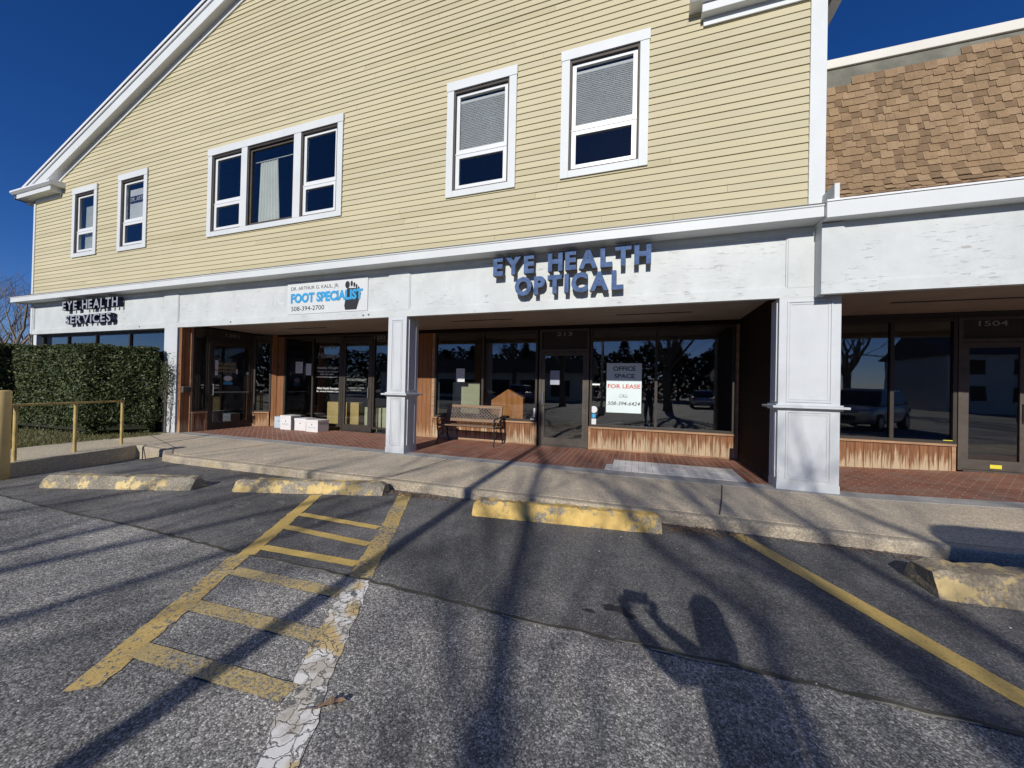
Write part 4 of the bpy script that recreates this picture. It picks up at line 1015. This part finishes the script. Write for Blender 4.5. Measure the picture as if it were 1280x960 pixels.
# ================================================================ PLANTS
def leaves(mb, n, sampler, size, rnd, mats=3):
    for i in range(n):
        p, nr = sampler()
        a = Vector((rnd.gauss(0,1), rnd.gauss(0,1), rnd.gauss(0,1)))+Vector(nr)*1.1; a.normalize()
        b = a.orthogonal().normalized(); q = a.cross(b); t = rnd.uniform(0, 6.28); u = b*cos(t)+q*sin(t); v = a.cross(u)
        s = size*rnd.uniform(.6,1.3); p = Vector(p)
        mb.add([p-u*s, p-v*s*.45+a*s*.08, p+u*s, p+v*s*.45+a*s*.08], [(0,1,2,3)], min(mats-1, int(rnd.random()**1.6*mats)))
def hedge(name, poly, z0, z1, n, label, seed, lump=.08):
    r = random.Random(seed); H = empty(name, (poly[0][0], poly[0][1], 0), label, 'hedge', 'clipped hedges in front of the left shop')
    cx = sum(p[0] for p in poly)/len(poly); cy = sum(p[1] for p in poly)/len(poly)
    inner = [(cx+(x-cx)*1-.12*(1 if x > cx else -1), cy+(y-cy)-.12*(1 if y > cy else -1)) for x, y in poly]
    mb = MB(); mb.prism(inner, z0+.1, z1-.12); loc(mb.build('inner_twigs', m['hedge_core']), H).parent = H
    # sides weighted by length and the top
    E2 = [(poly[i], poly[(i+1)%len(poly)]) for i in range(len(poly))]
    Ls = [math.dist(*e) for e in E2]; area = [l*(z1-z0) for l in Ls]; top = abs(sum(e[0][0]*e[1][1]-e[1][0]*e[0][1] for e in E2))/2
    area.append(top); xs_ = [p[0] for p in poly]; ys_ = [p[1] for p in poly]
    from mathutils import noise as mn
    def bumpy(x, y, z): return mn.noise(Vector((x*1.7, y*1.7, z*1.7+seed)))*lump + mn.noise(Vector((x*6, y*6, z*6)))*lump*.45
    def smp():
        while True:
            k = r.choices(range(len(area)), area)[0]
            if k == len(E2):
                x, y = r.uniform(min(xs_), max(xs_)), r.uniform(min(ys_), max(ys_)); 
                ok = True
                for (a, b) in E2:
                    if (b[0]-a[0])*(y-a[1])-(b[1]-a[1])*(x-a[0]) < 0: ok = False
                if not ok: continue
                z = z1+bumpy(x, y, z1)-abs(r.gauss(0,.05)); return (x, y, z), (0,0,1)
            a, b = E2[k]; t = r.random(); z = z0+(z1-z0)*r.random()**.9
            nx_, ny_ = (b[1]-a[1])/Ls[k], -(b[0]-a[0])/Ls[k]
            x, y = a[0]+(b[0]-a[0])*t, a[1]+(b[1]-a[1])*t
            o_ = bumpy(x, y, z)-abs(r.gauss(0,.07)) - (.25*max(0, 1-(z-z0)/.35)**1)
            if r.random() < .03: o_ += r.uniform(.02,.1)
            round_ = max(0, (z-(z1-.2))/.2)**2*.10
            return (x+nx_*(o_-round_), y+ny_*(o_-round_), z), (nx_, ny_, .3)
    mb = MB(); leaves(mb, n, smp, .036, r)
    loc(mb.build('foliage', [m['leaf_a'], m['leaf_b'], m['leaf_c']]), H).parent = H
    mb = MB()
    for i in range(14):
        t = r.random(); a, b = poly[0], poly[1]; x, y = a[0]+(b[0]-a[0])*t, a[1]+(b[1]-a[1])*t+.25; mb.tube([(x, y, -.02), (x+r.uniform(-.1,.1), y, .5)], .015, 5)
    loc(mb.build('stem', m['bark']), H).parent = H
hedge('hedge', [(-17.2,-1.55),(-13.35,-1.45),(-12.72,-.28),(-12.8,-.15),(-17.2,-.2)], 0.02, 2.36, 80000, 'tall clipped green hedge under the clinic sign, beside the white pillar', 3)
hedge('hedge', [(-21.5,-2.7),(-16.6,-2.6),(-16.6,-1.4),(-21.5,-1.4)], 0.02, 2.42, 24000, 'shaded end of a second clipped hedge at the left edge behind the bollard', 4)
# spindly shrub between hedge and pillar
r = random.Random(8); S_ = empty('shrub', (-12.55,-.12,0), 'thin airy shrub climbing in front of the white pillar beside the hedge', 'shrub')
mb = MB()
for i in range(7): mb.tube([(r.uniform(-.05,.05), 0, 0), (r.uniform(-.15,.12), r.uniform(-.05,.03), 1.1), (r.uniform(-.22,.25), r.uniform(-.08,.02), r.uniform(1.6,2.05))], [.012,.009,.004], 4)
mb.build('stem', m['bark'], S_)
mb = MB()
def smp():
    z = r.uniform(.3,2.0) if r.random() < .35 else r.gauss(1.55,.25); return (r.gauss(0,.15), r.gauss(-.03,.04), z), (0,-1,.3)
leaves(mb, 900, smp, .03, r); mb.build('foliage', [m['leaf_a'], m['leaf_b'], m['leaf_c']], S_)

# trees
ZMAX = [99]
def grow(mb, p, d, L, rad, depth, r, spread=.55, droop=.0, minr=.006, sides=6):
    if p[2] > ZMAX[0]: return
    n = 4; pts = [p]; rs_ = [rad]; q = Vector(p); dd = Vector(d).normalized()
    for i in range(n):
        dd = (dd+Vector((r.gauss(0,.13), r.gauss(0,.13), r.gauss(.03,.08)-droop))).normalized()
        q = q+dd*L/n; pts.append(q.copy()); rs_.append(rad*(1-.42*(i+1)/n))
    mb.tube(pts, rs_, sides if rad > .03 else (4 if rad > .012 else 3), cap=False)
    if depth <= 0: return
    k = r.choice((2,3,3))
    for j in range(k):
        t = 1.0 if j == 0 else r.uniform(.35,.95); i = min(n-1, int(t*n)); b = Vector(pts[i])*(1-(t*n-i))+Vector(pts[i+1])*(t*n-i) if i < n else pts[-1]
        ax = Vector((r.gauss(0,1), r.gauss(0,1), r.gauss(0,1))).normalized()
        nd = (dd+ax*spread*(.5 if j == 0 else 1.2)+Vector((0,0,.12))).normalized()
        nr = rad*(.60 if j == 0 else r.uniform(.32,.5))
        grow(mb, b, nd, L*r.uniform(.62,.88), max(nr, minr), depth-1, r, spread, droop, minr, sides)
def bare_tree(loc_, h, trunk_r, label, seed, limbs=None, depth=4, group='bare trees across the car park', mat='bark'):
    r = random.Random(seed); T_ = empty('bare_tree', (*loc_[:2], loc_[2] if len(loc_) > 2 else -.14), label, 'tree', group)
    mb = MB(); hb = h*.28
    mb.tube([(0,0,-.1),(.02,0,.4),(r.uniform(-.1,.1),0,hb*.6),(r.uniform(-.15,.15),0,hb)], [trunk_r*1.35,trunk_r*1.05,trunk_r*.95,trunk_r*.9], 12)
    mb.build('trunk', m[mat], T_, smooth=True)
    mb = MB()
    if limbs:
        for pts, r0, r1 in limbs:
            P = [Vector((x-loc_[0], y-loc_[1], z+.14)) for x, y, z in pts]; N = len(P)
            rr_ = [r0+(r1-r0)*i/(N-1) for i in range(N)]
            mb.tube(P, rr_, 8)
            for i in range(1, N):
                for _ in range(4):
                    t = r.random(); b = P[i-1].lerp(P[i], t); d = (P[i]-P[i-1]).normalized()
                    grow(mb, b, d+Vector((r.gauss(0,.7), r.gauss(0,.5), r.uniform(-.1,.4))), h*.15*r.uniform(.6,1.1), max(.014, rr_[i]*r.uniform(.15,.36)), 2, r)
            grow(mb, P[-1], (P[-1]-P[-2]), h*.07, r1*.7, 2, r)
    else:
        for j in range(5):
            a = j*1.26+r.random(); grow(mb, Vector((0,0,hb*r.uniform(.8,1))), (cos(a)*.6, sin(a)*.6, 1), h*.26, trunk_r*.6, depth, r)
    mb.build('crown', m[mat], T_)
    return T_
Yt = -19; ZMAX[0] = 10.9
TA = bare_tree((2.3,Yt), 12, .30, 'tall bare tree behind the photographer with its trunk opposite the lease window', 31, limbs=[
    ([(2.3,Yt,3.2),(.9,Yt,5.2),(-.15,Yt,6.6),(-.41,Yt,7.1),(-.63,Yt,7.55),(-1.02,Yt,8.7),(-1.4,Yt,10.0),(-1.8,Yt+.2,10.6)], .115, .05),
    ([(2.3,Yt,3.3),(1.4,Yt-.3,5.8),(1.04,Yt-.3,7.3),(1.12,Yt-.3,7.9),(.4,Yt-.3,8.6),(-.2,Yt-.3,9.7)], .12, .03),
    ([(2.3,Yt,3.3),(2.3,Yt+.3,5.8),(1.95,Yt+.3,7.6),(1.56,Yt+.3,8.1),(1.18,Yt+.3,8.75),(.75,Yt+.3,10.2)], .13, .03),
    ([(2.3,Yt,3.4),(2.8,Yt,6.0),(2.6,Yt,8.0),(2.2,Yt,8.9),(2.0,Yt,10.4)], .13, .03),
    ([(2.3,Yt,3.4),(3.6,Yt-.2,6.3),(3.5,Yt-.2,8.3),(3.0,Yt-.2,9.4),(2.8,Yt-.2,10.4)], .12, .03),
    ([(2.3,Yt,3.2),(2.3,Yt-.5,5.2),(1.85,Yt-.5,6.9),(1.95,Yt-.5,8.0),(1.4,Yt-.5,9.4)], .13, .04),
    ([(2.3,Yt,3.3),(2.9,Yt-.5,5.2),(2.35,Yt-.5,7.0),(1.6,Yt-.5,8.3),(.1,Yt-.5,9.4)], .15, .035),
    ([(2.3,Yt,3.0),(4.2,Yt+.5,5.6),(5.5,Yt+.5,8.0),(6.4,Yt+.5,9.6)], .09, .03)])
TB = bare_tree((-6.2,-20.5), 12, .26, 'bare tree with leaning limbs behind the photographer to the left', 32, limbs=[
    ([(-6.2,-20.5,3),(-5.6,-20.5,6.2),(-4.73,-20.5,7.75),(-3.9,-20.5,8.85),(-3.3,-20.5,10)], .11, .03),
    ([(-6.2,-20.5,3),(-6.0,-20.7,6.2),(-5.3,-20.7,7.8),(-5.05,-20.7,8.6),(-4.8,-20.7,9.8)], .10, .03),
    ([(-6.2,-20.5,3),(-5.0,-20.2,6.2),(-3.69,-20.2,7.45),(-3.3,-20.2,8.2),(-2.8,-20.2,9.2)], .10, .03),
    ([(-6.2,-20.5,3),(-7.2,-20.5,6),(-6.9,-20.5,8),(-6.2,-20.5,9.2)], .09, .03),
    ([(-6.2,-20.5,3),(-8.2,-20.9,6),(-8.6,-20.9,8),(-8.0,-20.9,9.4)], .09, .03)])
ZMAX[0] = 99
bare_tree((10.5,-26), 12, .32, 'wide bare tree across the car park beyond the silver car', 33, depth=4)
bare_tree((20,-34), 13, .35, 'bare tree at the far side in front of the cream house', 34, depth=4)
bare_tree((-15,-33), 12, .3, 'bare tree at the far side to the left behind the parked van', 35, depth=4)
# slender lamp post whose shadow runs up to the shop door
lp = empty('light_pole', (-2.10,-12.2,-.13), 'tall steel car park light pole behind the photographer', 'light pole')
mb = MB(); mb.tube([(0,0,0),(0,0,5),(-.05,0,8.8)], [.085,.08,.07], 14); mb.build('pole', m['steel'], lp, smooth=True)
mb = MB(); mb.box(-.2,.2,-.2,.2,0,.5); mb.build('base', m['strip'], lp, bevel=.03)
mb = MB(); mb.tube([(-.05,0,8.7),(-.05,-.5,8.75)], .03, 8); mb.box(-.2,.1,-1.0,-.45,8.7,8.8); mb.build('lamp_head', m['bronze_grey'], lp)
# unseen panel added right of the frame, shaped to cast the dark pavement shadow
sg = empty('shadow_caster', (4.13,-6.2,-.13), 'unseen rounded panel on twin posts, added to shade the pavement right of the photographer', 'sign')
mb = MB(); w_, z0, z1, cxs = 1.7, 2.10, 2.77, -.22
P = []
for cxx, czz, a0, rr2 in ((w_/2-.1, z1-.1, 0, .1), (-w_/2+.5, z1-.5, 90, .5), (-w_/2+.1, z0+.1, 180, .1), (w_/2-.1, z0+.1, 270, .1)):
    for k in range(7): a = radians(a0+k*15); P.append((cxs+cxx+rr2*cos(a), czz+rr2*sin(a)))
mb.yprism(P[::-1], -.02, .02); mb.build('caster_panel', m['board'], sg)
for x in (.35, .45):
    mb = MB(); mb.tube([(x,.04,0),(x,.04,2.7)], .03, 8); mb.build('post', m['steel'], sg)

# background trees past the left corner of the building
for i, (x, y, h, lb) in enumerate(((-29,2.6,8,'bare tree nearest the left corner of the building'), (-40,5.6,10,'tall bare tree behind the hedge at the left edge'), (-34,3.4,6,'low bare tree just above the hedge at the left edge'), (-52,10.2,11,'distant bare tree far behind the building corner'))):
    bare_tree((x, y), h, .16, lb, 50+i, depth=4, group='bare trees beyond the building', mat='bark_grey')
mb = MB(); r = random.Random(77)
for i in range(2600):
    x = r.uniform(-80,-34); y = -6.77-.325*x+r.uniform(-7,5); h = r.uniform(1.5,4.6)*(-x/45)**.6; q = Vector((x, y, -.1)); a = Vector((r.gauss(0,.25), r.gauss(0,.25), 1)).normalized()
    mb.tube([q, q+a*h*.6, q+a*h+Vector((r.gauss(0,.3), r.gauss(0,.3), 0))], [.05,.03,.01], 3, cap=False)
    for k in range(3):
        b = q+a*h*r.uniform(.2,.9); mb.tube([b, b+Vector((r.gauss(0,.7), r.gauss(0,.7), r.uniform(.1,.9)))], [.025,.008], 3, cap=False)
tag(mb.build('thicket', m['bark_grey']), 'dense brown leafless thicket beyond the corner of the building', 'thicket', kind='stuff')
def pine(x, y, h, wd, label, seed):
    r = random.Random(seed); T_ = empty('pine_tree', (x, y, -.14), label, 'tree', 'evergreens across the street')
    mb = MB(); mb.tube([(0,0,0),(0,0,h*.95)], [.22,.04], 8); mb.build('trunk', m['bark'], T_)
    mb = MB()
    for i in range(1500):
        t = r.random()**.7; z = h*(.08+.92*t); R3 = wd*(1-t)**.8+.15; a = r.uniform(0,6.28); q = R3*r.uniform(.5,1.05)
        p = Vector((q*cos(a), q*sin(a), z-q*.18)); s = r.uniform(.25,.55); d = Vector((cos(a), sin(a), -.25)); n_ = Vector((-sin(a), cos(a), r.uniform(-.3,.3)))
        mb.add([p-d*s, p+n_*s*.4, p+d*s, p-n_*s*.4], [(0,1,2,3)])
    mb.build('crown', m['needle'], T_); return T_
rp = random.Random(99)
for i in range(9):
    x = -44+i*8.2+rp.uniform(-1.5,1.5)
    pine(x, -50+rp.uniform(-3,3), rp.uniform(7.5,10.0), rp.uniform(2.6,3.6), 'dark evergreen, %s from the left in the row across the street' % 'first second third fourth fifth sixth seventh eighth ninth'.split()[i], 200+i)
mb = MB(); r = random.Random(5)
for i in range(20000):
    x = r.uniform(-70,27); t = r.random()**.8; z = (8.0+.8*sin(x*.5)+.5*sin(x*1.3))*t+r.gauss(0,.15); p = Vector((x, -54+r.uniform(-2,2), max(.2, z))); s_ = r.uniform(.2,.55)
    a = Vector((r.gauss(0,1), r.gauss(0,1), r.gauss(0,1))).normalized(); b = a.orthogonal().normalized()
    mb.add([p-a*s_, p-b*s_*.6, p+a*s_, p+b*s_*.6], [(0,1,2,3)])
tag(mb.build('woods', m['needle']), 'dark mass of woodland across the street behind the evergreens', 'woods', kind='stuff')
# cream house across the street, mirrored in the right door
hs_ = empty('cream_house', (40,-43,-.14), 'cream two storey house with dark windows across the street', 'house')
mb = MB(); mb.box(-10,10,-5,5,0,6); mb.build('wall', m['coping'], hs_)
mb = MB(); mb.xprism([(-5.6,5.9),(5.6,5.9),(0,9)], -10.4, 10.4); mb.build('roof', m['roof'], hs_)
for i in range(6):
    for z in (1.2,3.9):
        mb = MB(); x = -8.2+i*3.1; mb.box(x, x+1.1, 5.0, 5.05, z, z+1.5); wf = mb.build('window', m['dark'], hs_)
        mb = MB(); mb.box(x-.1, x+1.2, 5.0, 5.08, z-.1, z-.0); mb.build('sill', m['vinyl'], wf)
hs2 = empty('long_shop_building', (-22,-40,-.14), 'long low tan shop building across the car park', 'building')
mb = MB(); mb.box(-16,16,-4,4,0,3.6); mb.build('wall', m['coping'], hs2)
mb = MB(); mb.xprism([(-5,3.6),(5,3.6),(2,5.6),(-2,5.6)], -16.6, 16.6); mb.build('roof', m['shingle3'], hs2)
for i in range(7):
    mb = MB(); x = -14+i*4.2; mb.box(x, x+2.6, 4.0, 4.06, .5, 2.6); mb.build('window', m['dark'], hs2)

# ---- cars (true metres scaled up to the survey unit)
K = 1/SC
def car_paint(name, c): 
    m_ = pbr(name, c, .25, .02); b = m_.node_tree.nodes['Principled BSDF']; b.inputs['Coat Weight'].default_value = .8; b.inputs['Metallic'].default_value = .3; return m_
m['silver'] = car_paint('silver_car_paint', (.42,.43,.44)); m['carwhite'] = car_paint('white_car_paint', (.75,.75,.75)); m['carblack'] = car_paint('black_car_paint', (.03,.03,.035)); m['carblue'] = car_paint('dark_blue_car_paint', (.04,.07,.16))
m['tyre'] = pbr('rubber_tyre', (.03,.03,.03), .85); m['carglass'] = pbr('dark_car_glass', (.02,.022,.025), .05); m['lamp'] = pbr('clear_headlamp', (.75,.76,.78), .1); m['tail'] = pbr('red_tail_lamp', (.45,.02,.02), .2)
def car(x, y, rot, paint, label, suv=True):
    o = empty('parked_car', (x, y, -.13), label, 'car', 'cars parked across the car park'); o.rotation_euler = (0, 0, rot)
    L, Wd, H = (4.5, 1.8, 1.62) if suv else (4.6, 1.76, 1.42)
    # body cross sections along the length: (x, z_low, z_belt, half width)
    sec = [(-2.25,.42,.62,.70),(-2.18,.26,.86,.82),(-1.6,.22,.96,.89),(-.7,.20,1.0,.90),(.4,.20,1.0,.90),(1.15,.21,.98,.90),(1.8,.22,.97 if suv else .88,.88),(2.18,.28,.90 if suv else .75,.82),(2.27,.45,.65,.72)]
    mb = MB(); vs = []; k = 10
    for sx_, zl, zb, hw in sec:
        ring = [(-hw*.86,zl),(-hw*.97,zl+.12),(-hw,(zl+zb)/2),(-hw*.97,zb-.06),(-hw*.86,zb),(hw*.86,zb),(hw*.97,zb-.06),(hw,(zl+zb)/2),(hw*.97,zl+.12),(hw*.86,zl)]
        vs += [(sx_*K, a*K, b*K) for a, b in ring]
    fs = [(i*k+j, i*k+(j+1)%k, (i+1)*k+(j+1)%k, (i+1)*k+j) for i in range(len(sec)-1) for j in range(k)]+[tuple(range(k-1,-1,-1)), tuple(range((len(sec)-1)*k, len(sec)*k))]
    mb.add(vs, fs); bd = mb.build('body', paint, o, smooth=True); bd.modifiers.new('s','SUBSURF').levels = 1
    def cab(z0, z1, fr_b, fr_t, re_b, re_t, wb_, wt, mat, name, par):
        mb = MB(); vs = [(-fr_b,-wb_,z0),(re_b,-wb_,z0),(re_b,wb_,z0),(-fr_b,wb_,z0),(-fr_t,-wt,z1),(re_t,-wt,z1),(re_t,wt,z1),(-fr_t,wt,z1)]
        mb.add([tuple(c*K for c in v) for v in vs], [(0,3,2,1),(4,5,6,7),(0,1,5,4),(1,2,6,5),(2,3,7,6),(3,0,4,7)]); return mb.build(name, mat, par, bevel=.05)
    rt = (1.75 if suv else 1.1); rb = (2.1 if suv else 1.75)
    cab(.97, H-.09, 1.15, .45, rb, rt, .80, .64, m['carglass'], 'window', o); cab(H-.10, H, .50, .40, rt+.02, rt-.08, .66, .60, paint, 'roof', o)
    for sx_ in (-1.35, 1.38):
        for sy in (-1, 1):
            mb = MB(); mb.tube([(sx_*K,(sy*.90)*K,.33*K),(sx_*K,(sy*.68)*K,.33*K)], .33*K, 22); wl = mb.build('wheel', m['tyre'], o)
            mb = MB(); mb.tube([(sx_*K,(sy*.91)*K,.33*K),(sx_*K,(sy*.80)*K,.33*K)], .21*K, 14); mb.build('rim', m['steel'], wl)
    for sy in (-1, 1):
        mb = MB(); mb.box(-2.24*K,-2.05*K,(sy*.66-.16)*K,(sy*.66+.16)*K,.66*K,.78*K); mb.build('headlight', m['lamp'], o, bevel=.03)
        mb = MB(); mb.box(2.08*K,2.25*K,(sy*.70-.12)*K,(sy*.70+.12)*K,.70*K,.85*K); mb.build('tail_light', m['tail'], o, bevel=.03)
        mb = MB(); mb.box(-.95*K,-.78*K,(sy*.98-.09)*K,(sy*.98+.09)*K,.98*K,1.1*K); mb.build('mirror', paint, o, bevel=.03)
    mb = MB(); mb.box(-2.275*K,-2.2*K,-.42*K,.42*K,.42*K,.60*K); mb.build('grille', m['tyre'], o)
    return o
car(10.4,-10.4, radians(-48), m['silver'], 'silver hatchback parked nearest, mirrored in the right shop window')
car(6.0,-27.5, radians(95), m['carwhite'], 'white car parked in the far row beside the big bare tree', suv=False)
car(9.3,-28, radians(92), m['carblack'], 'black car in the far row next to the white one')
car(-.6,-27.5, radians(88), m['carblue'], 'dark blue car in the far row opposite the lease window', suv=False)
car(-12.5,-29, radians(90), m['carwhite'], 'white high car in the far row at the left')
car(15.2,-22, radians(-80), m['carblack'], 'black car parked on its own at the right')

# leaf litter along the kerb and on the paint
mb = MB(); r = random.Random(15)
def litter(cx, cy, sx_, sy_, n, z=-.126):
    for i in range(n):
        x, y = r.gauss(cx, sx_), r.gauss(cy, sy_)
        if (y > -2.05 and x < -3) or y > -1.90: continue
        s = r.uniform(.008,.022); a = r.uniform(0,6.28); q = r.uniform(.3,.8)
        zz = z+r.uniform(0,.012) if x > -9.4 else z-.12
        mb.add([(x-s*cos(a), y-s*sin(a), zz), (x+s*q*sin(a), y-s*q*cos(a), zz+r.uniform(0,.012)), (x+s*cos(a), y+s*sin(a), zz+.004), (x-s*q*sin(a), y+s*q*cos(a), zz+r.uniform(0,.01))], [(0,1,2,3)])
litter(.62,-2.05,.22,.09,500); litter(-3.1,-2.1,.35,.06,450); litter(-9.6,-1.95,.3,.12,260); litter(2.0,-1.98,.6,.04,160); litter(-6.2,-2.25,1.5,.07,260)
tag(mb.build('leaf_litter', m['deadleaf']), 'dry brown leaf crumbs gathered along the foot of the kerb', 'leaf litter', kind='stuff')
mb = MB(); r = random.Random(16)
for i in range(70):
    x, y = r.uniform(-7,3), r.uniform(-6.3,-2.3); s = r.uniform(.004,.011); a = r.uniform(0,6.28)
    mb.add([(x-s, y, -.125), (x, y-s*.6, -.122), (x+s, y, -.125), (x, y+s*.7, -.121)], [(0,1,2,3)])
tag(mb.build('pale_grit', m['vinyl_white']), 'scattered pale chips of grit on the asphalt', 'grit', kind='stuff')
# a dry curled leaf on the peeling line
o = empty('dry_leaf', (-1.42,-5.30,-.118), 'large dry curled brown leaf lying on the peeling white line', 'leaf'); o.rotation_euler = (0,0,radians(38))
mb = MB(); n = 12; vs = []
for i in range(n+1):
    t = i/n; wd = .042*sin(pi*min(1, t*1.02))**.7+.001; zc = .018*sin(t*pi)+.004
    vs += [((t-.5)*.13, -wd*.5, zc*.7+.012*abs(sin(t*9))), ((t-.5)*.13, 0, zc*.5), ((t-.5)*.13, wd*.5, zc*.6+.018*abs(cos(t*7)))]
mb.add(vs, [(i*3+j, (i+1)*3+j, (i+1)*3+j+1, i*3+j+1) for i in range(n) for j in range(2)]); mb.build('leaf_blade', m['deadleaf'], o)
mb = MB(); mb.tube([(-.06,0,.004),(-.11,.02,.002),(-.15,.015,.004)], .003, 5); mb.build('leaf_stalk', m['bark'], o)

# ================================================================ THE PHOTOGRAPHER (behind the camera, seen as a shadow and a reflection)
def skin_figure(name, verts, edges, radii, mat, parent, levels=2):
    me = bpy.data.meshes.new(name); me.from_pydata(verts, edges, []); o = bpy.data.objects.new(name, me); col.objects.link(o)
    sk = o.modifiers.new('skin', 'SKIN'); sk.use_smooth_shade = True; sk.branch_smoothing = .3
    for i, q in enumerate(radii): me.skin_vertices[0].data[i].radius = q if hasattr(q, '__len__') else (q, q)
    me.skin_vertices[0].data[0].use_root = True
    ss = o.modifiers.new('sub', 'SUBSURF'); ss.levels = levels; ss.render_levels = levels
    dg = bpy.context.evaluated_depsgraph_get(); nm = bpy.data.meshes.new_from_object(o.evaluated_get(dg)); bpy.data.objects.remove(o)
    n = bpy.data.objects.new(name, nm); nm.materials.clear(); [nm.materials.append(x) for x in (mat if isinstance(mat, list) else [mat])]; col.objects.link(n)
    nm.polygons.foreach_set('use_smooth', [True]*len(nm.polygons)); n.parent = parent; return n
m['skin'] = pbr('skin', (.50,.30,.21), .55, .06); m['coat'] = pbr('dark_navy_coat', (.03,.035,.055), .85, .2, 8); m['jeans'] = pbr('blue_jeans', (.06,.08,.13), .9, .2, 12); m['hair'] = pbr('brown_hair', (.05,.03,.018), .7, .3, 30); m['shoe'] = pbr('black_shoe', (.025,.025,.025), .5)
pr = empty('person', (.58,-7.42,-.13), 'photographer in a dark coat and jeans holding a phone out in both hands', 'person', None)
V = []; E_2 = []; Rr = []
def jv(p, q, par=None):
    V.append(p); Rr.append(q); i = len(V)-1
    if par is not None: E_2.append((par, i))
    return i
pel = jv((0,0,1.04), (.18,.14)); sp = jv((0,.0,1.22), (.16,.125), pel); ch = jv((0,.02,1.46), (.175,.135), sp); nk0 = jv((0,.0,1.63), (.09,.085), ch); nk = jv((0,.015,1.71), (.085,.085), nk0)
hd = jv((0,.035,1.80), (.095,.105), nk); ht = jv((0,.03,1.92), (.082,.098), hd)
for s in (-1, 1):
    hp = jv((s*.115,0,.92), .14, pel); kn = jv((s*.125,.03,.54), .10, hp); an = jv((s*.13,-.01,.11), .05, kn); ft_ = jv((s*.14,.06,.05), (.05,.04), an); jv((s*.15,.17,.035), (.045,.03), ft_)
arms = {-1: ((-.34,.26,1.44), (-.56,.47,1.53)), 1: ((.0,.27,1.42), (-.33,.50,1.50))}
for s, (elb, wr) in arms.items():
    sh_ = jv((s*.175,.0,1.57), .080, ch); el = jv(elb, .058, sh_); w0 = jv(wr, .031, el)
    tip = Vector((-.46 if s > 0 else -.58, .555 if s > 0 else .55, 1.60)); pw = Vector(wr).lerp(tip, .45); pm = jv(tuple(pw), (.038,.018), w0)
    for k in range(4):
        b = pw+Vector(((.012-.024*k if s < 0 else -.012+.018*k)*1.0, .02, .035+.004*(1.5-abs(k-1.5)))); f1 = jv(tuple(b), .0095, pm); f2_ = jv(tuple(b+Vector((.014*-s if s>0 else .006, .022, .028-.004*k))), .009, f1); jv(tuple(b+Vector((.02*-s, .012, .05-.004*k))), .008, f2_)
    th = jv(tuple(pw+Vector((.03 if s < 0 else -.03, .004, .01))), .011, pm); jv(tuple(pw+Vector((.05 if s < 0 else -.05, .012, .035))), .0095, th)
body = skin_figure('body', V, E_2, Rr, [m['skin'], m['coat'], m['jeans'], m['shoe']], pr)
for p in body.data.polygons:
    c = p.center; arm_end = c.y > .42
    p.material_index = 0 if (c.z > 1.68 or arm_end) else (1 if c.z > .92 else (2 if c.z > .12 else 3))
mb = MB(); import bmesh
def ell(mb, c, rx, ry, rz, n=12, k=8, z0=-1.0):
    vs = []; 
    for i in range(k+1):
        ph = -pi/2+pi*i/k
        if sin(ph) < z0: ph = math.asin(z0)
        for j in range(n): t = 2*pi*j/n; vs.append((c[0]+rx*cos(ph)*cos(t), c[1]+ry*cos(ph)*sin(t), c[2]+rz*sin(ph)))
    mb.add(vs, [(i*n+j, i*n+(j+1)%n, (i+1)*n+(j+1)%n, (i+1)*n+j) for i in range(k) for j in range(n)])
ell(mb, (0,-.01,1.90), .115, .12, .13, 16, 10, -.25); ell(mb, (0,-.06,1.80), .12, .09, .20, 16, 10); mb.build('hair', m['hair'], pr, smooth=True)
mb = MB(); ell(mb, (-.035,.128,1.865), .014,.01,.009); ell(mb, (.035,.128,1.865), .014,.01,.009); mb.build('eye', m['vinyl_white'], body, smooth=True)
mb = MB(); mb.tube([(0,.125,1.875),(0,.155,1.835),(0,.14,1.825)], [.010,.016,.010], 8); ell(mb, (-.095,.03,1.85), .014,.025,.035); ell(mb, (.095,.03,1.85), .014,.025,.035); mb.build('face_feature', m['skin'], body, smooth=True)
mb = MB(); mb.tube([(-.03,.132,1.79),(0,.138,1.787),(.03,.132,1.79)], [.004,.008,.004], 6); mb.build('mouth', m['red'], body, smooth=True)
ph = empty('phone', (.075,-6.795,1.468), 'black phone held out in both hands by the photographer', 'phone')
mb = MB(); mb.box(-.095,.095,-.012,.0,-.046,.046); mb.build('phone_body', m['black'], ph, bevel=.004)
mb = MB(); mb.box(-.088,.088,-.0135,-.0125,-.04,.04); mb.build('screen', m['carglass'], ph)

# ================================================================ survey units to metres
bpy.context.view_layer.update()
done = set()
for o in list(scene.objects):
    if o == cam or o == sun: continue
    o.location = o.location*SC
    for md in o.modifiers:
        if md.type == 'BEVEL': md.width *= SC
    if o.type == 'MESH' and o.data.name not in done:
        done.add(o.data.name); o.data.transform(Matrix.Scale(SC, 4)); o.data.update()
